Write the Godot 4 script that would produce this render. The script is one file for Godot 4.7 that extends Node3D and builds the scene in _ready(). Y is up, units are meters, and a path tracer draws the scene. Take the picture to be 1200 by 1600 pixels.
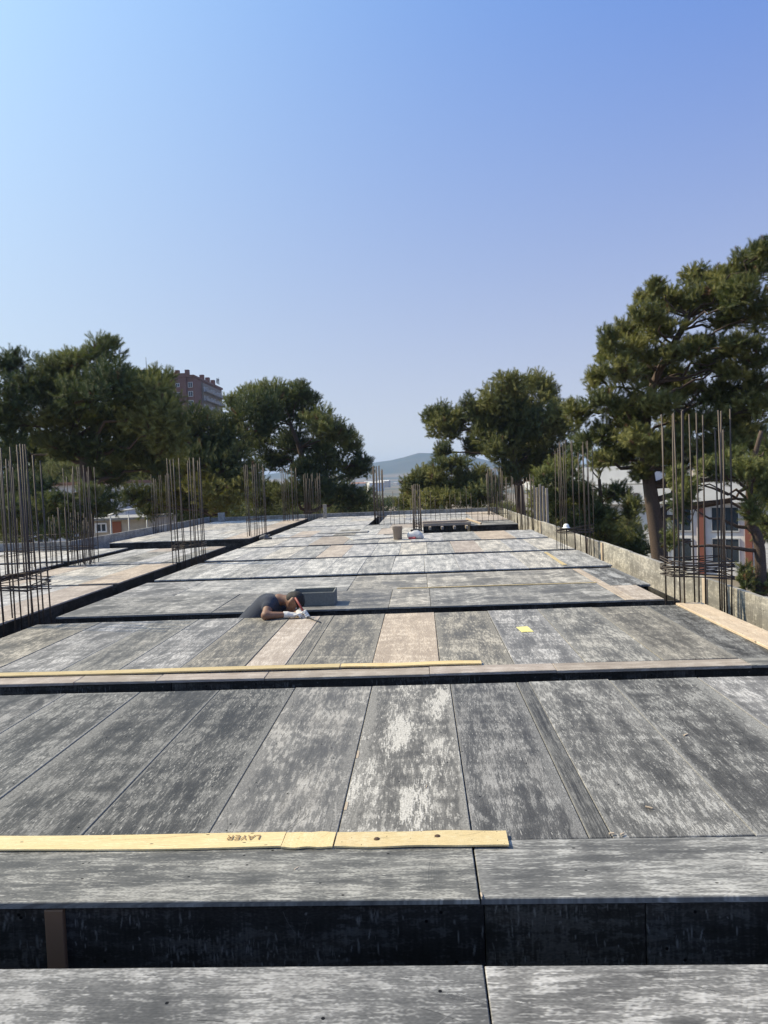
extends Node3D

const CL_A := [[-14.43,8.05,-33.46,1.04,0.59,0.94],[-15.63,7.44,-32.94,1.44,0.71,1.24],[-18.19,7.24,-32.7,1.05,0.83,1.08],[-17.23,6.05,-32.05,1.4,1.12,1.45],[-15.71,6.09,-32.94,1.76,1.16,1.68],[-13.74,5.9,-32.14,1.72,1.41,1.8],[-14.04,6.71,-36.07,1.48,1.05,1.45],[-11.89,6.45,-34.15,0.8,0.93,0.99],[-11.78,5.16,-32.05,1.4,1.25,1.53],[-16.78,5.01,-33.34,1.46,0.84,1.33],[-18.23,4.69,-32.24,1.13,1.41,1.46],[-15.49,5.16,-35.7,1.91,1.11,1.74],[-14,4.51,-34.14,1.33,1,1.34],[-13.52,3.48,-35.12,1.57,1.23,1.61],[-14.9,3.57,-33.81,1.19,0.86,1.17],[-16.67,3.55,-33.67,1.48,0.98,1.41],[-20.22,3.38,-36.14,1.48,1.41,1.66],[-12.57,2.61,-35.25,0.89,1.1,1.14],[-14.86,2.14,-34.97,0.95,0.75,0.98],[-17.95,1.53,-32.17,1.32,0.94,1.3],[-11.49,3.87,-32.83,0.96,1.12,1.2],[-12.14,5.31,-35.5,0.69,1.04,0.99],[-16.61,6.39,-32.69,1.27,0.96,1.28]]
const CL_A2 := [[-13.63,0.76,-30.72,0.78,0.6,0.79],[-16.55,0.24,-29.77,1.45,0.7,1.23],[-15.11,0.54,-30.75,0.9,0.6,0.86],[-18.75,1.02,-31,1.51,1.21,1.56],[-14.94,0.03,-29.26,1.14,0.4,0.88],[-16.26,0.95,-30.58,0.77,0.54,0.75],[-14.49,0.01,-30.57,0.65,0.48,0.65],[-16.78,0.76,-29.04,0.99,0.71,0.98],[-14.73,1.25,-29.26,0.85,0.43,0.74],[-16.18,1.71,-30.42,0.74,0.41,0.66],[-13.31,1.35,-29.08,0.48,0.37,0.49]]
const CL_B := [[-8.42,6.96,-43.83,1.79,0.73,1.45],[-6.91,6.67,-43.22,1.01,0.84,1.06],[-7.97,5.86,-45.3,2.29,1.41,2.13],[-9.25,5.55,-42.06,1.56,1.31,1.65],[-10.5,6.07,-43.16,0.92,0.84,1.02],[-5.32,4.53,-41.95,1.31,0.94,1.29],[-4.64,4.08,-42.27,0.95,0.7,0.95],[-4.17,3.71,-44.89,0.87,0.7,0.9],[-3.41,2.62,-44.61,0.78,0.65,0.82],[-4.06,1.95,-45.47,1.15,0.62,1.02],[-7.42,3.96,-45.56,1.86,1.02,1.66],[-8.89,3.15,-45.91,1.61,0.98,1.49],[-5.38,2.86,-44.87,1.57,1.14,1.56],[-6.66,2.23,-43.55,1.27,0.76,1.17],[-10.24,4.23,-46.19,1.35,1.12,1.42],[-6.09,1.07,-43.22,1.89,1.09,1.72],[-4.36,0.6,-44.71,1.39,0.96,1.35],[-9.69,0.99,-44.84,1.57,1.05,1.51],[-7.52,0.76,-42.6,1.24,0.83,1.19]]
const CL_B2 := [[-11.69,4.74,-40.08,1.64,1.25,1.66],[-10.85,3.61,-40.74,1.51,1.11,1.51],[-12.44,4,-40.08,1.17,1.41,1.48],[-11.06,2.8,-39.18,1.6,1.37,1.71],[-12.32,2.07,-41.77,1.63,1.46,1.78],[-10.43,1.14,-38.1,1.86,1.19,1.75],[-13.16,0.99,-41.91,1.63,1.22,1.64],[-12.69,2.58,-39,0.95,1.33,1.31],[-9.33,1.93,-38.62,0.94,1.13,1.19],[-10.84,5.13,-41.93,0.74,0.65,0.8],[-15.17,1.03,-38.85,1.14,0.68,1.04],[-14.83,0.47,-40.54,0.95,0.55,0.86],[-13.7,1.24,-39.69,0.93,0.93,1.07]]
const CL_C := [[0.72,5.07,-41.96,0.74,0.61,0.78],[1.59,5.31,-41.81,0.73,0.86,0.91],[1.32,4.31,-41.28,1.05,0.84,1.09],[1.25,3,-38.18,0.45,0.48,0.53],[2,4.63,-41.21,0.64,0.68,0.76],[2.78,4.98,-38.98,0.57,0.68,0.72],[3.9,5.39,-38.28,1.27,0.93,1.26],[4.89,6.06,-38.23,1.12,0.6,0.98],[6.41,6.44,-40.62,0.79,0.63,0.82],[7.28,5.94,-40.58,0.71,0.79,0.86],[5.89,5.24,-39.9,1.55,1.01,1.47],[4.67,4.79,-38.9,1.44,0.87,1.33],[3.26,4.39,-41.57,0.89,0.73,0.93],[3.84,3.6,-39.01,0.99,0.99,1.14],[5.33,3.96,-38.81,1.36,1.13,1.43],[6.75,4.21,-38.56,1.13,1.13,1.3],[3.24,3.08,-41.85,0.82,0.61,0.82],[4.16,2.75,-38.22,0.97,0.67,0.94],[6.46,2.94,-41.64,1.46,1.22,1.54],[5.51,1.81,-40.64,1.03,0.79,1.05],[7.04,2.65,-39.56,1.16,0.96,1.22],[7.45,3.9,-38.33,0.93,1.12,1.18],[6.79,1.66,-40.64,1.11,0.87,1.14],[4.59,1.39,-38.3,0.75,0.67,0.82]]
const CL_D := [[1.59,2.04,-36.89,1.01,0.47,0.85],[0.53,1.64,-37.45,1.02,0.51,0.88],[-0.11,1.08,-37.44,0.84,0.66,0.86],[1.23,1.12,-37.77,1.4,0.66,1.18],[2.47,1.57,-38.01,0.89,0.74,0.94],[2.3,0.75,-37.84,1.22,0.74,1.12],[0.82,0.51,-36.55,1.57,0.57,1.23],[2.88,0.51,-35.81,1.05,0.63,0.96],[-0.56,0.5,-37.81,0.66,0.52,0.68],[3.73,0.76,-38.08,0.89,0.89,1.02]]
const CL_E := [[9.09,6.88,-19.64,0.54,0.33,0.49],[9.35,6.96,-20.91,0.57,0.45,0.59],[8.85,6.88,-21.26,0.52,0.31,0.48],[8.23,6.9,-21.74,0.55,0.36,0.52],[8.19,6.28,-20.74,0.81,0.53,0.77],[6.44,6.27,-20.09,0.22,0.23,0.26],[6.33,6.19,-21.12,0.29,0.23,0.3],[7.24,6.19,-21.22,0.62,0.37,0.57],[8.28,6.2,-22.24,0.78,0.48,0.72],[6.13,5.56,-19.84,0.58,0.35,0.53],[6.19,5.51,-22.31,0.54,0.37,0.52],[6.71,5.32,-21.02,0.82,0.41,0.71],[5.14,4.83,-20.05,0.35,0.31,0.38],[5.42,4.88,-22.03,0.28,0.3,0.33],[5.86,4.63,-20.35,0.75,0.4,0.66],[5.24,4.05,-19.74,0.65,0.42,0.62],[4.91,3.9,-20.63,0.34,0.34,0.39],[5.05,3.36,-20.19,0.59,0.43,0.59],[6.79,4.23,-22.1,0.73,0.52,0.72],[8.07,4.79,-21.18,0.54,0.37,0.52],[7.54,4.09,-21.98,0.64,0.43,0.62],[6.14,3.29,-20.03,0.82,0.47,0.74],[7.74,3.48,-21.57,0.84,0.46,0.75],[8.29,3.4,-21.13,0.7,0.45,0.66],[8.63,5.81,-19.6,0.69,0.53,0.7],[8.96,5.42,-20.01,0.58,0.43,0.58],[8.55,4.76,-19.67,0.57,0.29,0.5],[8.59,5.52,-21.13,0.62,0.45,0.62],[9.35,3.61,-21.03,0.7,0.41,0.64],[9.24,2.9,-20.36,0.59,0.52,0.64],[8.68,2.76,-21.06,0.82,0.49,0.75],[4.66,3.25,-21.59,0.42,0.42,0.48],[5.84,2.95,-21.27,0.75,0.46,0.69],[7.6,2.88,-21.99,0.73,0.43,0.66],[5.13,2.48,-21.34,0.67,0.46,0.65],[5.79,2.18,-19.63,0.57,0.38,0.55],[6.84,2.11,-19.71,0.5,0.35,0.49],[8.33,2.04,-20.64,0.68,0.36,0.6],[9.35,2.19,-21,0.53,0.41,0.54],[10.33,6.75,-21.45,0.63,0.84,0.84],[10.92,5.62,-22.15,0.76,0.86,0.93],[10.55,3.72,-21.64,0.74,0.84,0.91],[8.52,3.97,-20.21,0.43,0.28,0.41],[9.09,4.24,-19.97,0.49,0.39,0.5],[8.31,4.19,-21.39,0.52,0.33,0.49],[7.36,4.56,-20.2,0.43,0.31,0.43],[6.78,4.43,-20.23,0.49,0.32,0.46],[7.75,2.62,-20.46,0.7,0.44,0.65],[8.71,2.1,-20.54,0.7,0.44,0.66],[9.31,1.55,-20.27,0.49,0.49,0.57],[8.18,1.95,-21.38,0.62,0.33,0.55],[8.62,4.48,-20.43,0.4,0.24,0.37],[5.91,1.87,-21.61,0.59,0.34,0.53],[7.24,1.39,-21.04,0.33,0.45,0.45],[7.57,1.53,-20.24,0.47,0.28,0.43],[4.99,1.73,-20.47,0.44,0.32,0.44],[9.76,0.84,-21.58,0.38,0.42,0.46],[6.31,1.69,-19.75,0.54,0.31,0.49],[6.05,1.37,-20.58,0.3,0.22,0.3],[8.71,1.32,-20.77,0.71,0.36,0.62],[10.2,0.53,-22.37,0.35,0.52,0.5],[7.38,0.72,-20.87,0.22,0.33,0.32]]
const CL_F := [[5.45,2.28,-25.4,0.49,0.49,0.57],[6.45,1.95,-24.73,0.53,0.34,0.5],[4.83,1.53,-25.06,0.59,0.49,0.62],[4.07,0.82,-24.49,0.62,0.43,0.6],[5.16,0.67,-24.76,0.63,0.43,0.61],[5.83,0.12,-24.52,0.62,0.38,0.58],[6.55,0.71,-25.24,0.49,0.39,0.51],[4.52,0.16,-24.77,0.48,0.29,0.44],[5.95,-0.27,-24.62,0.72,0.48,0.69],[6.85,0.08,-24.47,0.43,0.48,0.52],[6.51,-0.92,-25.24,0.86,0.44,0.75],[5.17,-0.38,-24.45,0.6,0.43,0.59],[4.89,1,-24.41,0.57,0.48,0.6],[7.2,-1.11,-24.7,0.43,0.38,0.47],[4.04,1.35,-24.24,0.47,0.42,0.52]]
const CL_G := [[7.24,1.33,-16.45,0.42,0.29,0.41],[7.12,1.63,-16.98,0.4,0.23,0.36],[7.74,0.95,-16.96,0.3,0.4,0.4],[8.03,1.82,-17.4,0.34,0.41,0.43],[6.55,1.36,-16.6,0.26,0.23,0.28],[5.94,1.03,-16.48,0.24,0.32,0.32],[5.83,1.24,-17.03,0.23,0.33,0.32],[7.23,-1.06,-17,0.17,0.3,0.27],[7.72,-1.3,-17,0.33,0.33,0.38],[5.75,0.46,-16.77,0.2,0.36,0.32],[5.62,-0.11,-16.74,0.16,0.29,0.26],[7.3,0.4,-16.72,0.23,0.36,0.34],[7.92,0.05,-17.39,0.24,0.51,0.43],[6.3,1.44,-16.66,0.29,0.19,0.28]]

const TREND := -0.62   # level of the beam bottoms below the deck
var M := {}
var used := {}
var R := RandomNumberGenerator.new()

# ---------------------------------------------------------------- helpers
func lin(r: float, g: float, b: float) -> Color:
	return Color(r, g, b).linear_to_srgb()

func numbered(called: String) -> String:
	if not used.has(called):
		used[called] = 0
		return called
	used[called] += 1
	return "%s_%03d" % [called, used[called]]

func thing(called: String, label: String, category: String, at := Vector3.ZERO, turn := 0.0, group := "") -> Node3D:
	var o := Node3D.new()
	o.name = numbered(called)
	add_child(o)
	o.position = at
	o.rotation.y = turn
	o.set_meta("label", label)
	o.set_meta("category", category)
	if group != "": o.set_meta("group", group)
	return o

func part(parent: Node3D, called: String, mesh: Mesh, mat: Material, at := Vector3.ZERO, basis_ := Basis.IDENTITY) -> MeshInstance3D:
	var o := MeshInstance3D.new()
	o.name = called
	o.mesh = mesh
	o.material_override = mat
	o.transform = Transform3D(basis_, at)
	parent.add_child(o, true)
	return o

func commit(st: SurfaceTool, smooth := false) -> ArrayMesh:
	st.index()
	st.generate_normals()
	return st.commit()

func begin(smooth := false) -> SurfaceTool:
	var st := SurfaceTool.new()
	st.begin(Mesh.PRIMITIVE_TRIANGLES)
	st.set_smooth_group(0 if smooth else -1)
	return st

func tri(st: SurfaceTool, a: Vector3, b: Vector3, c: Vector3, n: Vector3, ua := Vector2.ZERO, ub := Vector2.ZERO, uc := Vector2.ZERO) -> void:
	# front faces run clockwise seen from outside
	if (b - a).cross(c - a).dot(n) > 0.0:
		var t := b; b = c; c = t
		var u := ub; ub = uc; uc = u
	st.set_uv(ua); st.add_vertex(a)
	st.set_uv(ub); st.add_vertex(b)
	st.set_uv(uc); st.add_vertex(c)

func quad(st: SurfaceTool, a: Vector3, b: Vector3, c: Vector3, d: Vector3, n: Vector3, ua := Vector2.ZERO, ub := Vector2.ZERO, uc := Vector2.ZERO, ud := Vector2.ZERO) -> void:
	tri(st, a, b, c, n, ua, ub, uc)
	tri(st, a, c, d, n, ua, uc, ud)

# a board lying along local z, width along x, top near y = 0; chamfered top edges, corners a little uneven
func plank_mesh(L: float, W: float, T: float, uneven := 0.002, bev := 0.003, tex_len := 2.4) -> ArrayMesh:
	var st := begin()
	var l := L / 2; var w := W / 2
	var vl := minf(1.0, L / tex_len)
	var v0 := R.randf() * (1.0 - vl)
	var v1 := v0 + vl
	var u0 := 0.0; var u1 := 1.0
	if R.randf() < 0.5: u0 = 1.0; u1 = 0.0
	if R.randf() < 0.5:
		var s := v0; v0 = v1; v1 = s
	var j := []
	for k in 4: j.append(R.randf_range(-uneven, uneven))
	var top := [Vector3(-w + bev, j[0], -l + bev), Vector3(w - bev, j[1], -l + bev), Vector3(w - bev, j[2], l - bev), Vector3(-w + bev, j[3], l - bev)]
	var rim := [Vector3(-w, j[0] - bev, -l), Vector3(w, j[1] - bev, -l), Vector3(w, j[2] - bev, l), Vector3(-w, j[3] - bev, l)]
	var low := [Vector3(-w, -T, -l), Vector3(w, -T, -l), Vector3(w, -T, l), Vector3(-w, -T, l)]
	var uv := [Vector2(u0, v0), Vector2(u1, v0), Vector2(u1, v1), Vector2(u0, v1)]
	quad(st, top[0], top[1], top[2], top[3], Vector3.UP, uv[0], uv[1], uv[2], uv[3])
	for k in 4:
		var m := (k + 1) % 4
		var n: Vector3 = (rim[k] + rim[m]) * 0.5
		n.y = 0.0
		quad(st, top[k], top[m], rim[m], rim[k], n + Vector3(0, 0.3, 0), uv[k], uv[m], uv[m], uv[k])
		quad(st, rim[k], rim[m], low[m], low[k], n, uv[k], uv[m], uv[m] * 0.97, uv[k] * 0.97)
	quad(st, low[0], low[1], low[2], low[3], Vector3.DOWN, uv[0], uv[1], uv[2], uv[3])
	return commit(st)

# box with chamfered edges, centred
func block_mesh(s: Vector3, bev := 0.01) -> ArrayMesh:
	var st := begin()
	add_block(st, Vector3.ZERO, s, bev)
	return commit(st)

func add_block(st: SurfaceTool, c: Vector3, s: Vector3, bev := 0.0, bs := Basis.IDENTITY) -> void:
	var h := s / 2
	for ax in 3:
		for sg in [-1.0, 1.0]:
			var n := Vector3.ZERO; n[ax] = sg
			var a := (ax + 1) % 3; var b := (ax + 2) % 3
			var p := []
			for q in [[-1, -1], [1, -1], [1, 1], [-1, 1]]:
				var v := Vector3.ZERO
				v[ax] = sg * h[ax]; v[a] = q[0] * (h[a] - bev); v[b] = q[1] * (h[b] - bev)
				p.append(c + bs * v)
			quad(st, p[0], p[1], p[2], p[3], bs * n, Vector2(0, 0), Vector2(1, 0), Vector2(1, 1), Vector2(0, 1))
	if bev <= 0.0: return
	for ax in 3:
		var a := (ax + 1) % 3; var b := (ax + 2) % 3
		for sa in [-1.0, 1.0]:
			for sb in [-1.0, 1.0]:
				var p := []
				for q in [[0, -1], [0, 1], [1, 1], [1, -1]]:
					var v := Vector3.ZERO
					v[ax] = q[1] * (h[ax] - bev)
					v[a] = sa * (h[a] if q[0] == 0 else h[a] - bev)
					v[b] = sb * (h[b] - bev if q[0] == 0 else h[b])
					p.append(c + bs * v)
				var n := Vector3.ZERO; n[a] = sa; n[b] = sb
				quad(st, p[0], p[1], p[2], p[3], bs * n)
	for sx in [-1.0, 1.0]:
		for sy in [-1.0, 1.0]:
			for sz in [-1.0, 1.0]:
				var k := Vector3(sx, sy, sz)
				var q := k * (h - Vector3.ONE * bev)
				tri(st, c + bs * (q + Vector3(sx * bev, 0, 0)), c + bs * (q + Vector3(0, sy * bev, 0)), c + bs * (q + Vector3(0, 0, sz * bev)), bs * k)

func add_tube(st: SurfaceTool, pts: Array, radii: Array, sides := 6) -> void:
	var rings := []
	for i in pts.size():
		var d: Vector3 = (pts[mini(i + 1, pts.size() - 1)] - pts[maxi(i - 1, 0)]).normalized()
		var u := d.cross(Vector3(0.31, 0.2, 0.93)).normalized()
		var v := d.cross(u)
		var ring := []
		for k in sides:
			var a := TAU * k / sides
			ring.append(pts[i] + (u * cos(a) + v * sin(a)) * radii[i])
		rings.append(ring)
	for i in pts.size() - 1:
		for k in sides:
			var m := (k + 1) % sides
			var n: Vector3 = (rings[i][k] + rings[i][m]) * 0.5 - pts[i]
			var v0 := float(i) / pts.size(); var v1 := float(i + 1) / pts.size()
			quad(st, rings[i][k], rings[i][m], rings[i + 1][m], rings[i + 1][k], n, Vector2(float(k) / sides, v0), Vector2(float(k + 1) / sides, v0), Vector2(float(k + 1) / sides, v1), Vector2(float(k) / sides, v1))
	for e in [0, pts.size() - 1]:
		var nn: Vector3 = (pts[0] - pts[1]) if e == 0 else (pts[e] - pts[e - 1])
		for k in range(1, sides - 1):
			tri(st, rings[e][0], rings[e][k], rings[e][k + 1], nn)

func tube_mesh(pts: Array, radii: Array, sides := 6) -> ArrayMesh:
	var st := begin(true)
	add_tube(st, pts, radii, sides)
	return commit(st)

# ---------------------------------------------------------------- materials
func mat(c: Color, rough := 0.8, metal := 0.0) -> StandardMaterial3D:
	var m := StandardMaterial3D.new()
	m.albedo_color = c
	m.roughness = rough
	m.metallic = metal
	return m

func noise_img(w: int, h: int, sd: int, freq: float, oct := 4) -> Image:
	var f := FastNoiseLite.new()
	f.seed = sd
	f.noise_type = FastNoiseLite.TYPE_SIMPLEX_SMOOTH
	f.frequency = freq
	f.fractal_type = FastNoiseLite.FRACTAL_FBM
	f.fractal_octaves = oct
	return f.get_image(w, h)

func stretched(w: int, h: int, sd: int, freq: float, sq: int, oct := 3) -> PackedByteArray:
	var i := noise_img(w, maxi(4, h / sq), sd, freq, oct)
	i.resize(w, h, Image.INTERPOLATE_CUBIC)
	i.convert(Image.FORMAT_L8)
	return i.get_data()

func dripped(w: int, h: int, sd: int, freq: float, sq: int, oct := 3) -> PackedByteArray:
	var i := noise_img(maxi(4, w / sq), h, sd, freq, oct)
	i.resize(w, h, Image.INTERPOLATE_CUBIC)
	i.convert(Image.FORMAT_L8)
	return i.get_data()

func ss(a: float, b: float, x: float) -> float:
	var t := clampf((x - a) / (b - a), 0.0, 1.0)
	return t * t * (3.0 - 2.0 * t)

# used shuttering board: dark film under a haze of cement dust, short bright strokes along the grain,
# ragged crusts, scratches and nail holes
func board_texture(called: String, sd: int, film: Color, cement: Color, haze: float, strokes: int, patch: float, crust: float, stain: Color, staining: float, w := 300, h := 1200, drip := false) -> void:
	var A := stretched(w, h, sd, 0.016, 6, 5)
	var B := stretched(w, h, sd + 1, 0.22, 12, 2)
	var D := stretched(w, h, sd + 3, 0.0065, 3, 4)
	var E_ := stretched(w, h, sd + 4, 0.062, 4, 5)
	var F := stretched(w, h, sd + 5, 0.20, 2, 3)
	var X := dripped(w, h, sd + 6, 0.012, 5, 4)
	if drip: B = dripped(w, h, sd + 1, 0.12, 9, 2)
	var r := RandomNumberGenerator.new(); r.seed = sd
	var K := PackedFloat32Array(); K.resize(w * h)
	var H := PackedFloat32Array(); H.resize(w * h)
	for n in int(strokes * 2.2):
		var x0 := r.randf() * w; var y0 := r.randf() * h
		var dens := D[int(y0) * w + int(x0)] / 255.0 * 0.6 + A[int(y0) * w + int(x0)] / 255.0 * 0.6
		if r.randf() > ss(0.40, 0.85, dens): continue
		var len_ := r.randf_range(5.0, 30.0); var wd := r.randf_range(0.6, 2.4)
		var al := r.randf_range(0.25, 1.0); var sl := r.randfn(0.0, 0.10)
		for k in int(len_):
			var fade := sin(PI * (k + 0.5) / len_)
			var cx := x0 + sl * k; var cy := y0 + k
			if drip: cx = x0 + k; cy = y0 + sl * k
			for q in range(-int(wd), int(wd) + 1):
				var xx := int(cx) + (0 if drip else q); var yy := int(cy) + (q if drip else 0)
				if xx < 0 or yy < 0 or xx >= w or yy >= h: continue
				var i := yy * w + xx
				K[i] = maxf(K[i], al * fade * clampf(1.3 - absf(q) / (wd + 0.4), 0.0, 1.0))
	# broad smears left by trowel and broom, each a sheaf of fine lines
	var S := PackedFloat32Array(); S.resize(w * h)
	for n in 34:
		var x0 := r.randf() * w; var y0 := r.randf() * h
		var an := r.randfn(0.0, 0.35) + (PI / 2 if r.randf() < 0.3 else 0.0)
		var bend := r.randfn(0.0, 0.003)
		var wd := r.randi_range(8, 34)
		var al := r.randf_range(0.2, 0.75) * (1.0 if r.randf() < 0.72 else -0.8)
		var comb := []
		for q in wd * 2 + 1: comb.append(r.randf_range(0.15, 1.0) * (1.0 - absf(q - wd) / (wd + 1.0)))
		var run := r.randi_range(60, 330)
		for k in run:
			an += bend
			x0 += sin(an); y0 += cos(an)
			var fd := sin(PI * k / run)
			for q in range(-wd, wd + 1):
				var xx := int(x0 + cos(an) * q); var yy := int(y0 - sin(an) * q)
				if xx < 0 or yy < 0 or xx >= w or yy >= h: continue
				var v: float = al * fd * comb[q + wd]
				var i := yy * w + xx
				if absf(v) > absf(S[i]): S[i] = v
	# long scratches and drips, pale or dark
	for n in 70:
		var x0 := r.randf() * w; var y0 := r.randf() * h
		var an := r.randfn(0.0, 0.22) + (PI / 2 if drip else 0.0)
		var bend := r.randfn(0.0, 0.004)
		var al := r.randf_range(0.3, 0.8)
		var dark := r.randf() < 0.25
		for k in int(r.randf_range(15.0, 60.0) if n > 22 else r.randf_range(60.0, 280.0)):
			an += bend
			x0 += sin(an); y0 += cos(an)
			if x0 < 0 or y0 < 0 or x0 >= w or y0 >= h: break
			var i := int(y0) * w + int(x0)
			if dark: H[i] = maxf(H[i], al * 0.7)
			else: K[i] = maxf(K[i], al * (0.4 + 0.6 * E_[i] / 255.0))
	for n in 12:
		var x0 := r.randi_range(3, w - 4); var y0 := r.randi_range(3, h - 4)
		for yy in range(-2, 3):
			for xx in range(-2, 3):
				if xx * xx + yy * yy <= 5: H[(y0 + yy) * w + x0 + xx] = 0.85
	var lr := PackedFloat32Array(); var lg := PackedFloat32Array(); var lb := PackedFloat32Array()
	for k in 512:
		var s := k / 256; var t := float(k % 256) / 255.0
		var c0 := film.lerp(stain, 0.8 if s == 1 else 0.0)
		var c1 := cement.lerp(stain, 0.35 if s == 1 else 0.0)
		var c := c0.lerp(c1, t).linear_to_srgb()
		lr.append(c.r * 255.0); lg.append(c.g * 255.0); lb.append(c.b * 255.0)
	var px := PackedByteArray(); px.resize(w * h * 3)
	var ro := PackedByteArray(); ro.resize(w * h)
	var in_a := r.randf_range(0.5, 1.0); var in_b := r.randf_range(0.7, 4.0)
	for y in h:
		var ev := minf(y, h - 1 - y) / float(w)
		for x in w:
			var i := y * w + x
			var a := A[i] / 255.0; var b := B[i] / 255.0; var d := D[i] / 255.0; var e := E_[i] / 255.0; var f := F[i] / 255.0; var xb := X[i] / 255.0
			var hz := a * 0.42 + d * 0.34 + xb * 0.24
			var fine := (b - 0.5) * 0.60 + (f - 0.5) * 1.0 + (e - 0.5) * 0.40
			var cov := a * 0.45 + d * 0.35 + xb * 0.20 + S[i] * 0.55
			var isl_n := e * 0.56 + b * 0.20 + f * 0.26
			var lim := 0.66 - 0.42 * (cov - 0.32)
			var isl := ss(lim - 0.07, lim + 0.09, isl_n)
			var m := haze * ((0.18 + 0.50 * ss(0.2, 0.85, hz + S[i] * 0.5)) * (1.0 + fine * 0.5) + isl * (0.12 + 0.62 * xb))
			m = maxf(m, patch * ss(0.56, 0.68, a * 0.20 + e * 0.16 + f * 0.14 + d * 0.50 + (b - 0.5) * 0.22) * (0.55 + 0.45 * f))
			var ed := minf(minf(x / float(w) * in_a, (w - 1 - x) / float(w) * in_b), ev * 0.9)
			var cr := (1.0 - ss(0.03, 0.11, ed + (e - 0.5) * 0.10 + (f - 0.5) * 0.06 + (a - 0.5) * 0.08)) * crust * 1.25 * (0.35 + 0.65 * f)
			m = maxf(m, cr)
			m = maxf(m, K[i] * 1.0)
			m = clampf(maxf(m, 0.02 + 0.05 * f), 0.0, 1.0)
			var st_ := ss(0.53, 0.60, a * 0.45 + f * 0.12 + d * 0.35 + (b - 0.5) * 0.12)
			var idx := int(m * 255.0)
			var g := (0.90 + 0.22 * b * f) * (1.0 - H[i])
			var sv := staining * st_
			px[i * 3] = clampi(int((lr[idx] * (1.0 - sv) + lr[256 + idx] * sv) * g), 0, 255)
			px[i * 3 + 1] = clampi(int((lg[idx] * (1.0 - sv) + lg[256 + idx] * sv) * g), 0, 255)
			px[i * 3 + 2] = clampi(int((lb[idx] * (1.0 - sv) + lb[256 + idx] * sv) * g), 0, 255)
			ro[i] = clampi(int(255.0 * (0.38 + 0.55 * m + 0.10 * (f - 0.5))), 0, 255)
	var ia := Image.create_from_data(w, h, false, Image.FORMAT_RGB8, px)
	var ir := Image.create_from_data(w, h, false, Image.FORMAT_L8, ro)
	var ib := Image.create_from_data(w, h, false, Image.FORMAT_L8, ro)
	ib.convert(Image.FORMAT_RGBA8)
	ib.bump_map_to_normal_map(2.5)
	var ta := ImageTexture.create_from_image(ia)
	var tr := ImageTexture.create_from_image(ir)
	var tn := ImageTexture.create_from_image(ib)
	M[called] = []
	for tint in [Color(1, 1, 1), Color(0.95, 0.95, 0.96), Color(1.0, 0.985, 0.96), Color(0.90, 0.90, 0.90)]:
		var m := StandardMaterial3D.new()
		m.albedo_texture = ta
		m.albedo_color = tint
		m.roughness_texture = tr
		m.roughness = 1.0
		m.normal_enabled = true
		m.normal_texture = tn
		m.normal_scale = 0.5
		m.metallic_specular = 0.24
		M[called].append(m)

func pick(kind: String) -> StandardMaterial3D:
	return M[kind][R.randi() % M[kind].size()]

func noise_mat(c0: Color, c1: Color, freq: float, scale: float, rough := 0.9, bump := 0.0) -> StandardMaterial3D:
	var n := FastNoiseLite.new()
	n.seed = int(freq * 9000.0) + int(c0.r * 999.0)
	n.frequency = freq
	n.fractal_octaves = 5
	var t := NoiseTexture2D.new()
	t.width = 512; t.height = 512; t.seamless = true
	t.noise = n
	var g := Gradient.new()
	g.set_color(0, c0); g.set_color(1, c1)
	t.color_ramp = g
	var m := StandardMaterial3D.new()
	m.albedo_texture = t
	m.roughness = rough
	m.uv1_triplanar = true
	m.uv1_world_triplanar = true
	m.uv1_scale = Vector3.ONE * scale
	if bump > 0.0:
		var t2 := NoiseTexture2D.new()
		t2.width = 512; t2.height = 512; t2.seamless = true; t2.as_normal_map = true; t2.bump_strength = bump
		t2.noise = n
		m.normal_enabled = true
		m.normal_texture = t2
	return m

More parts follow.
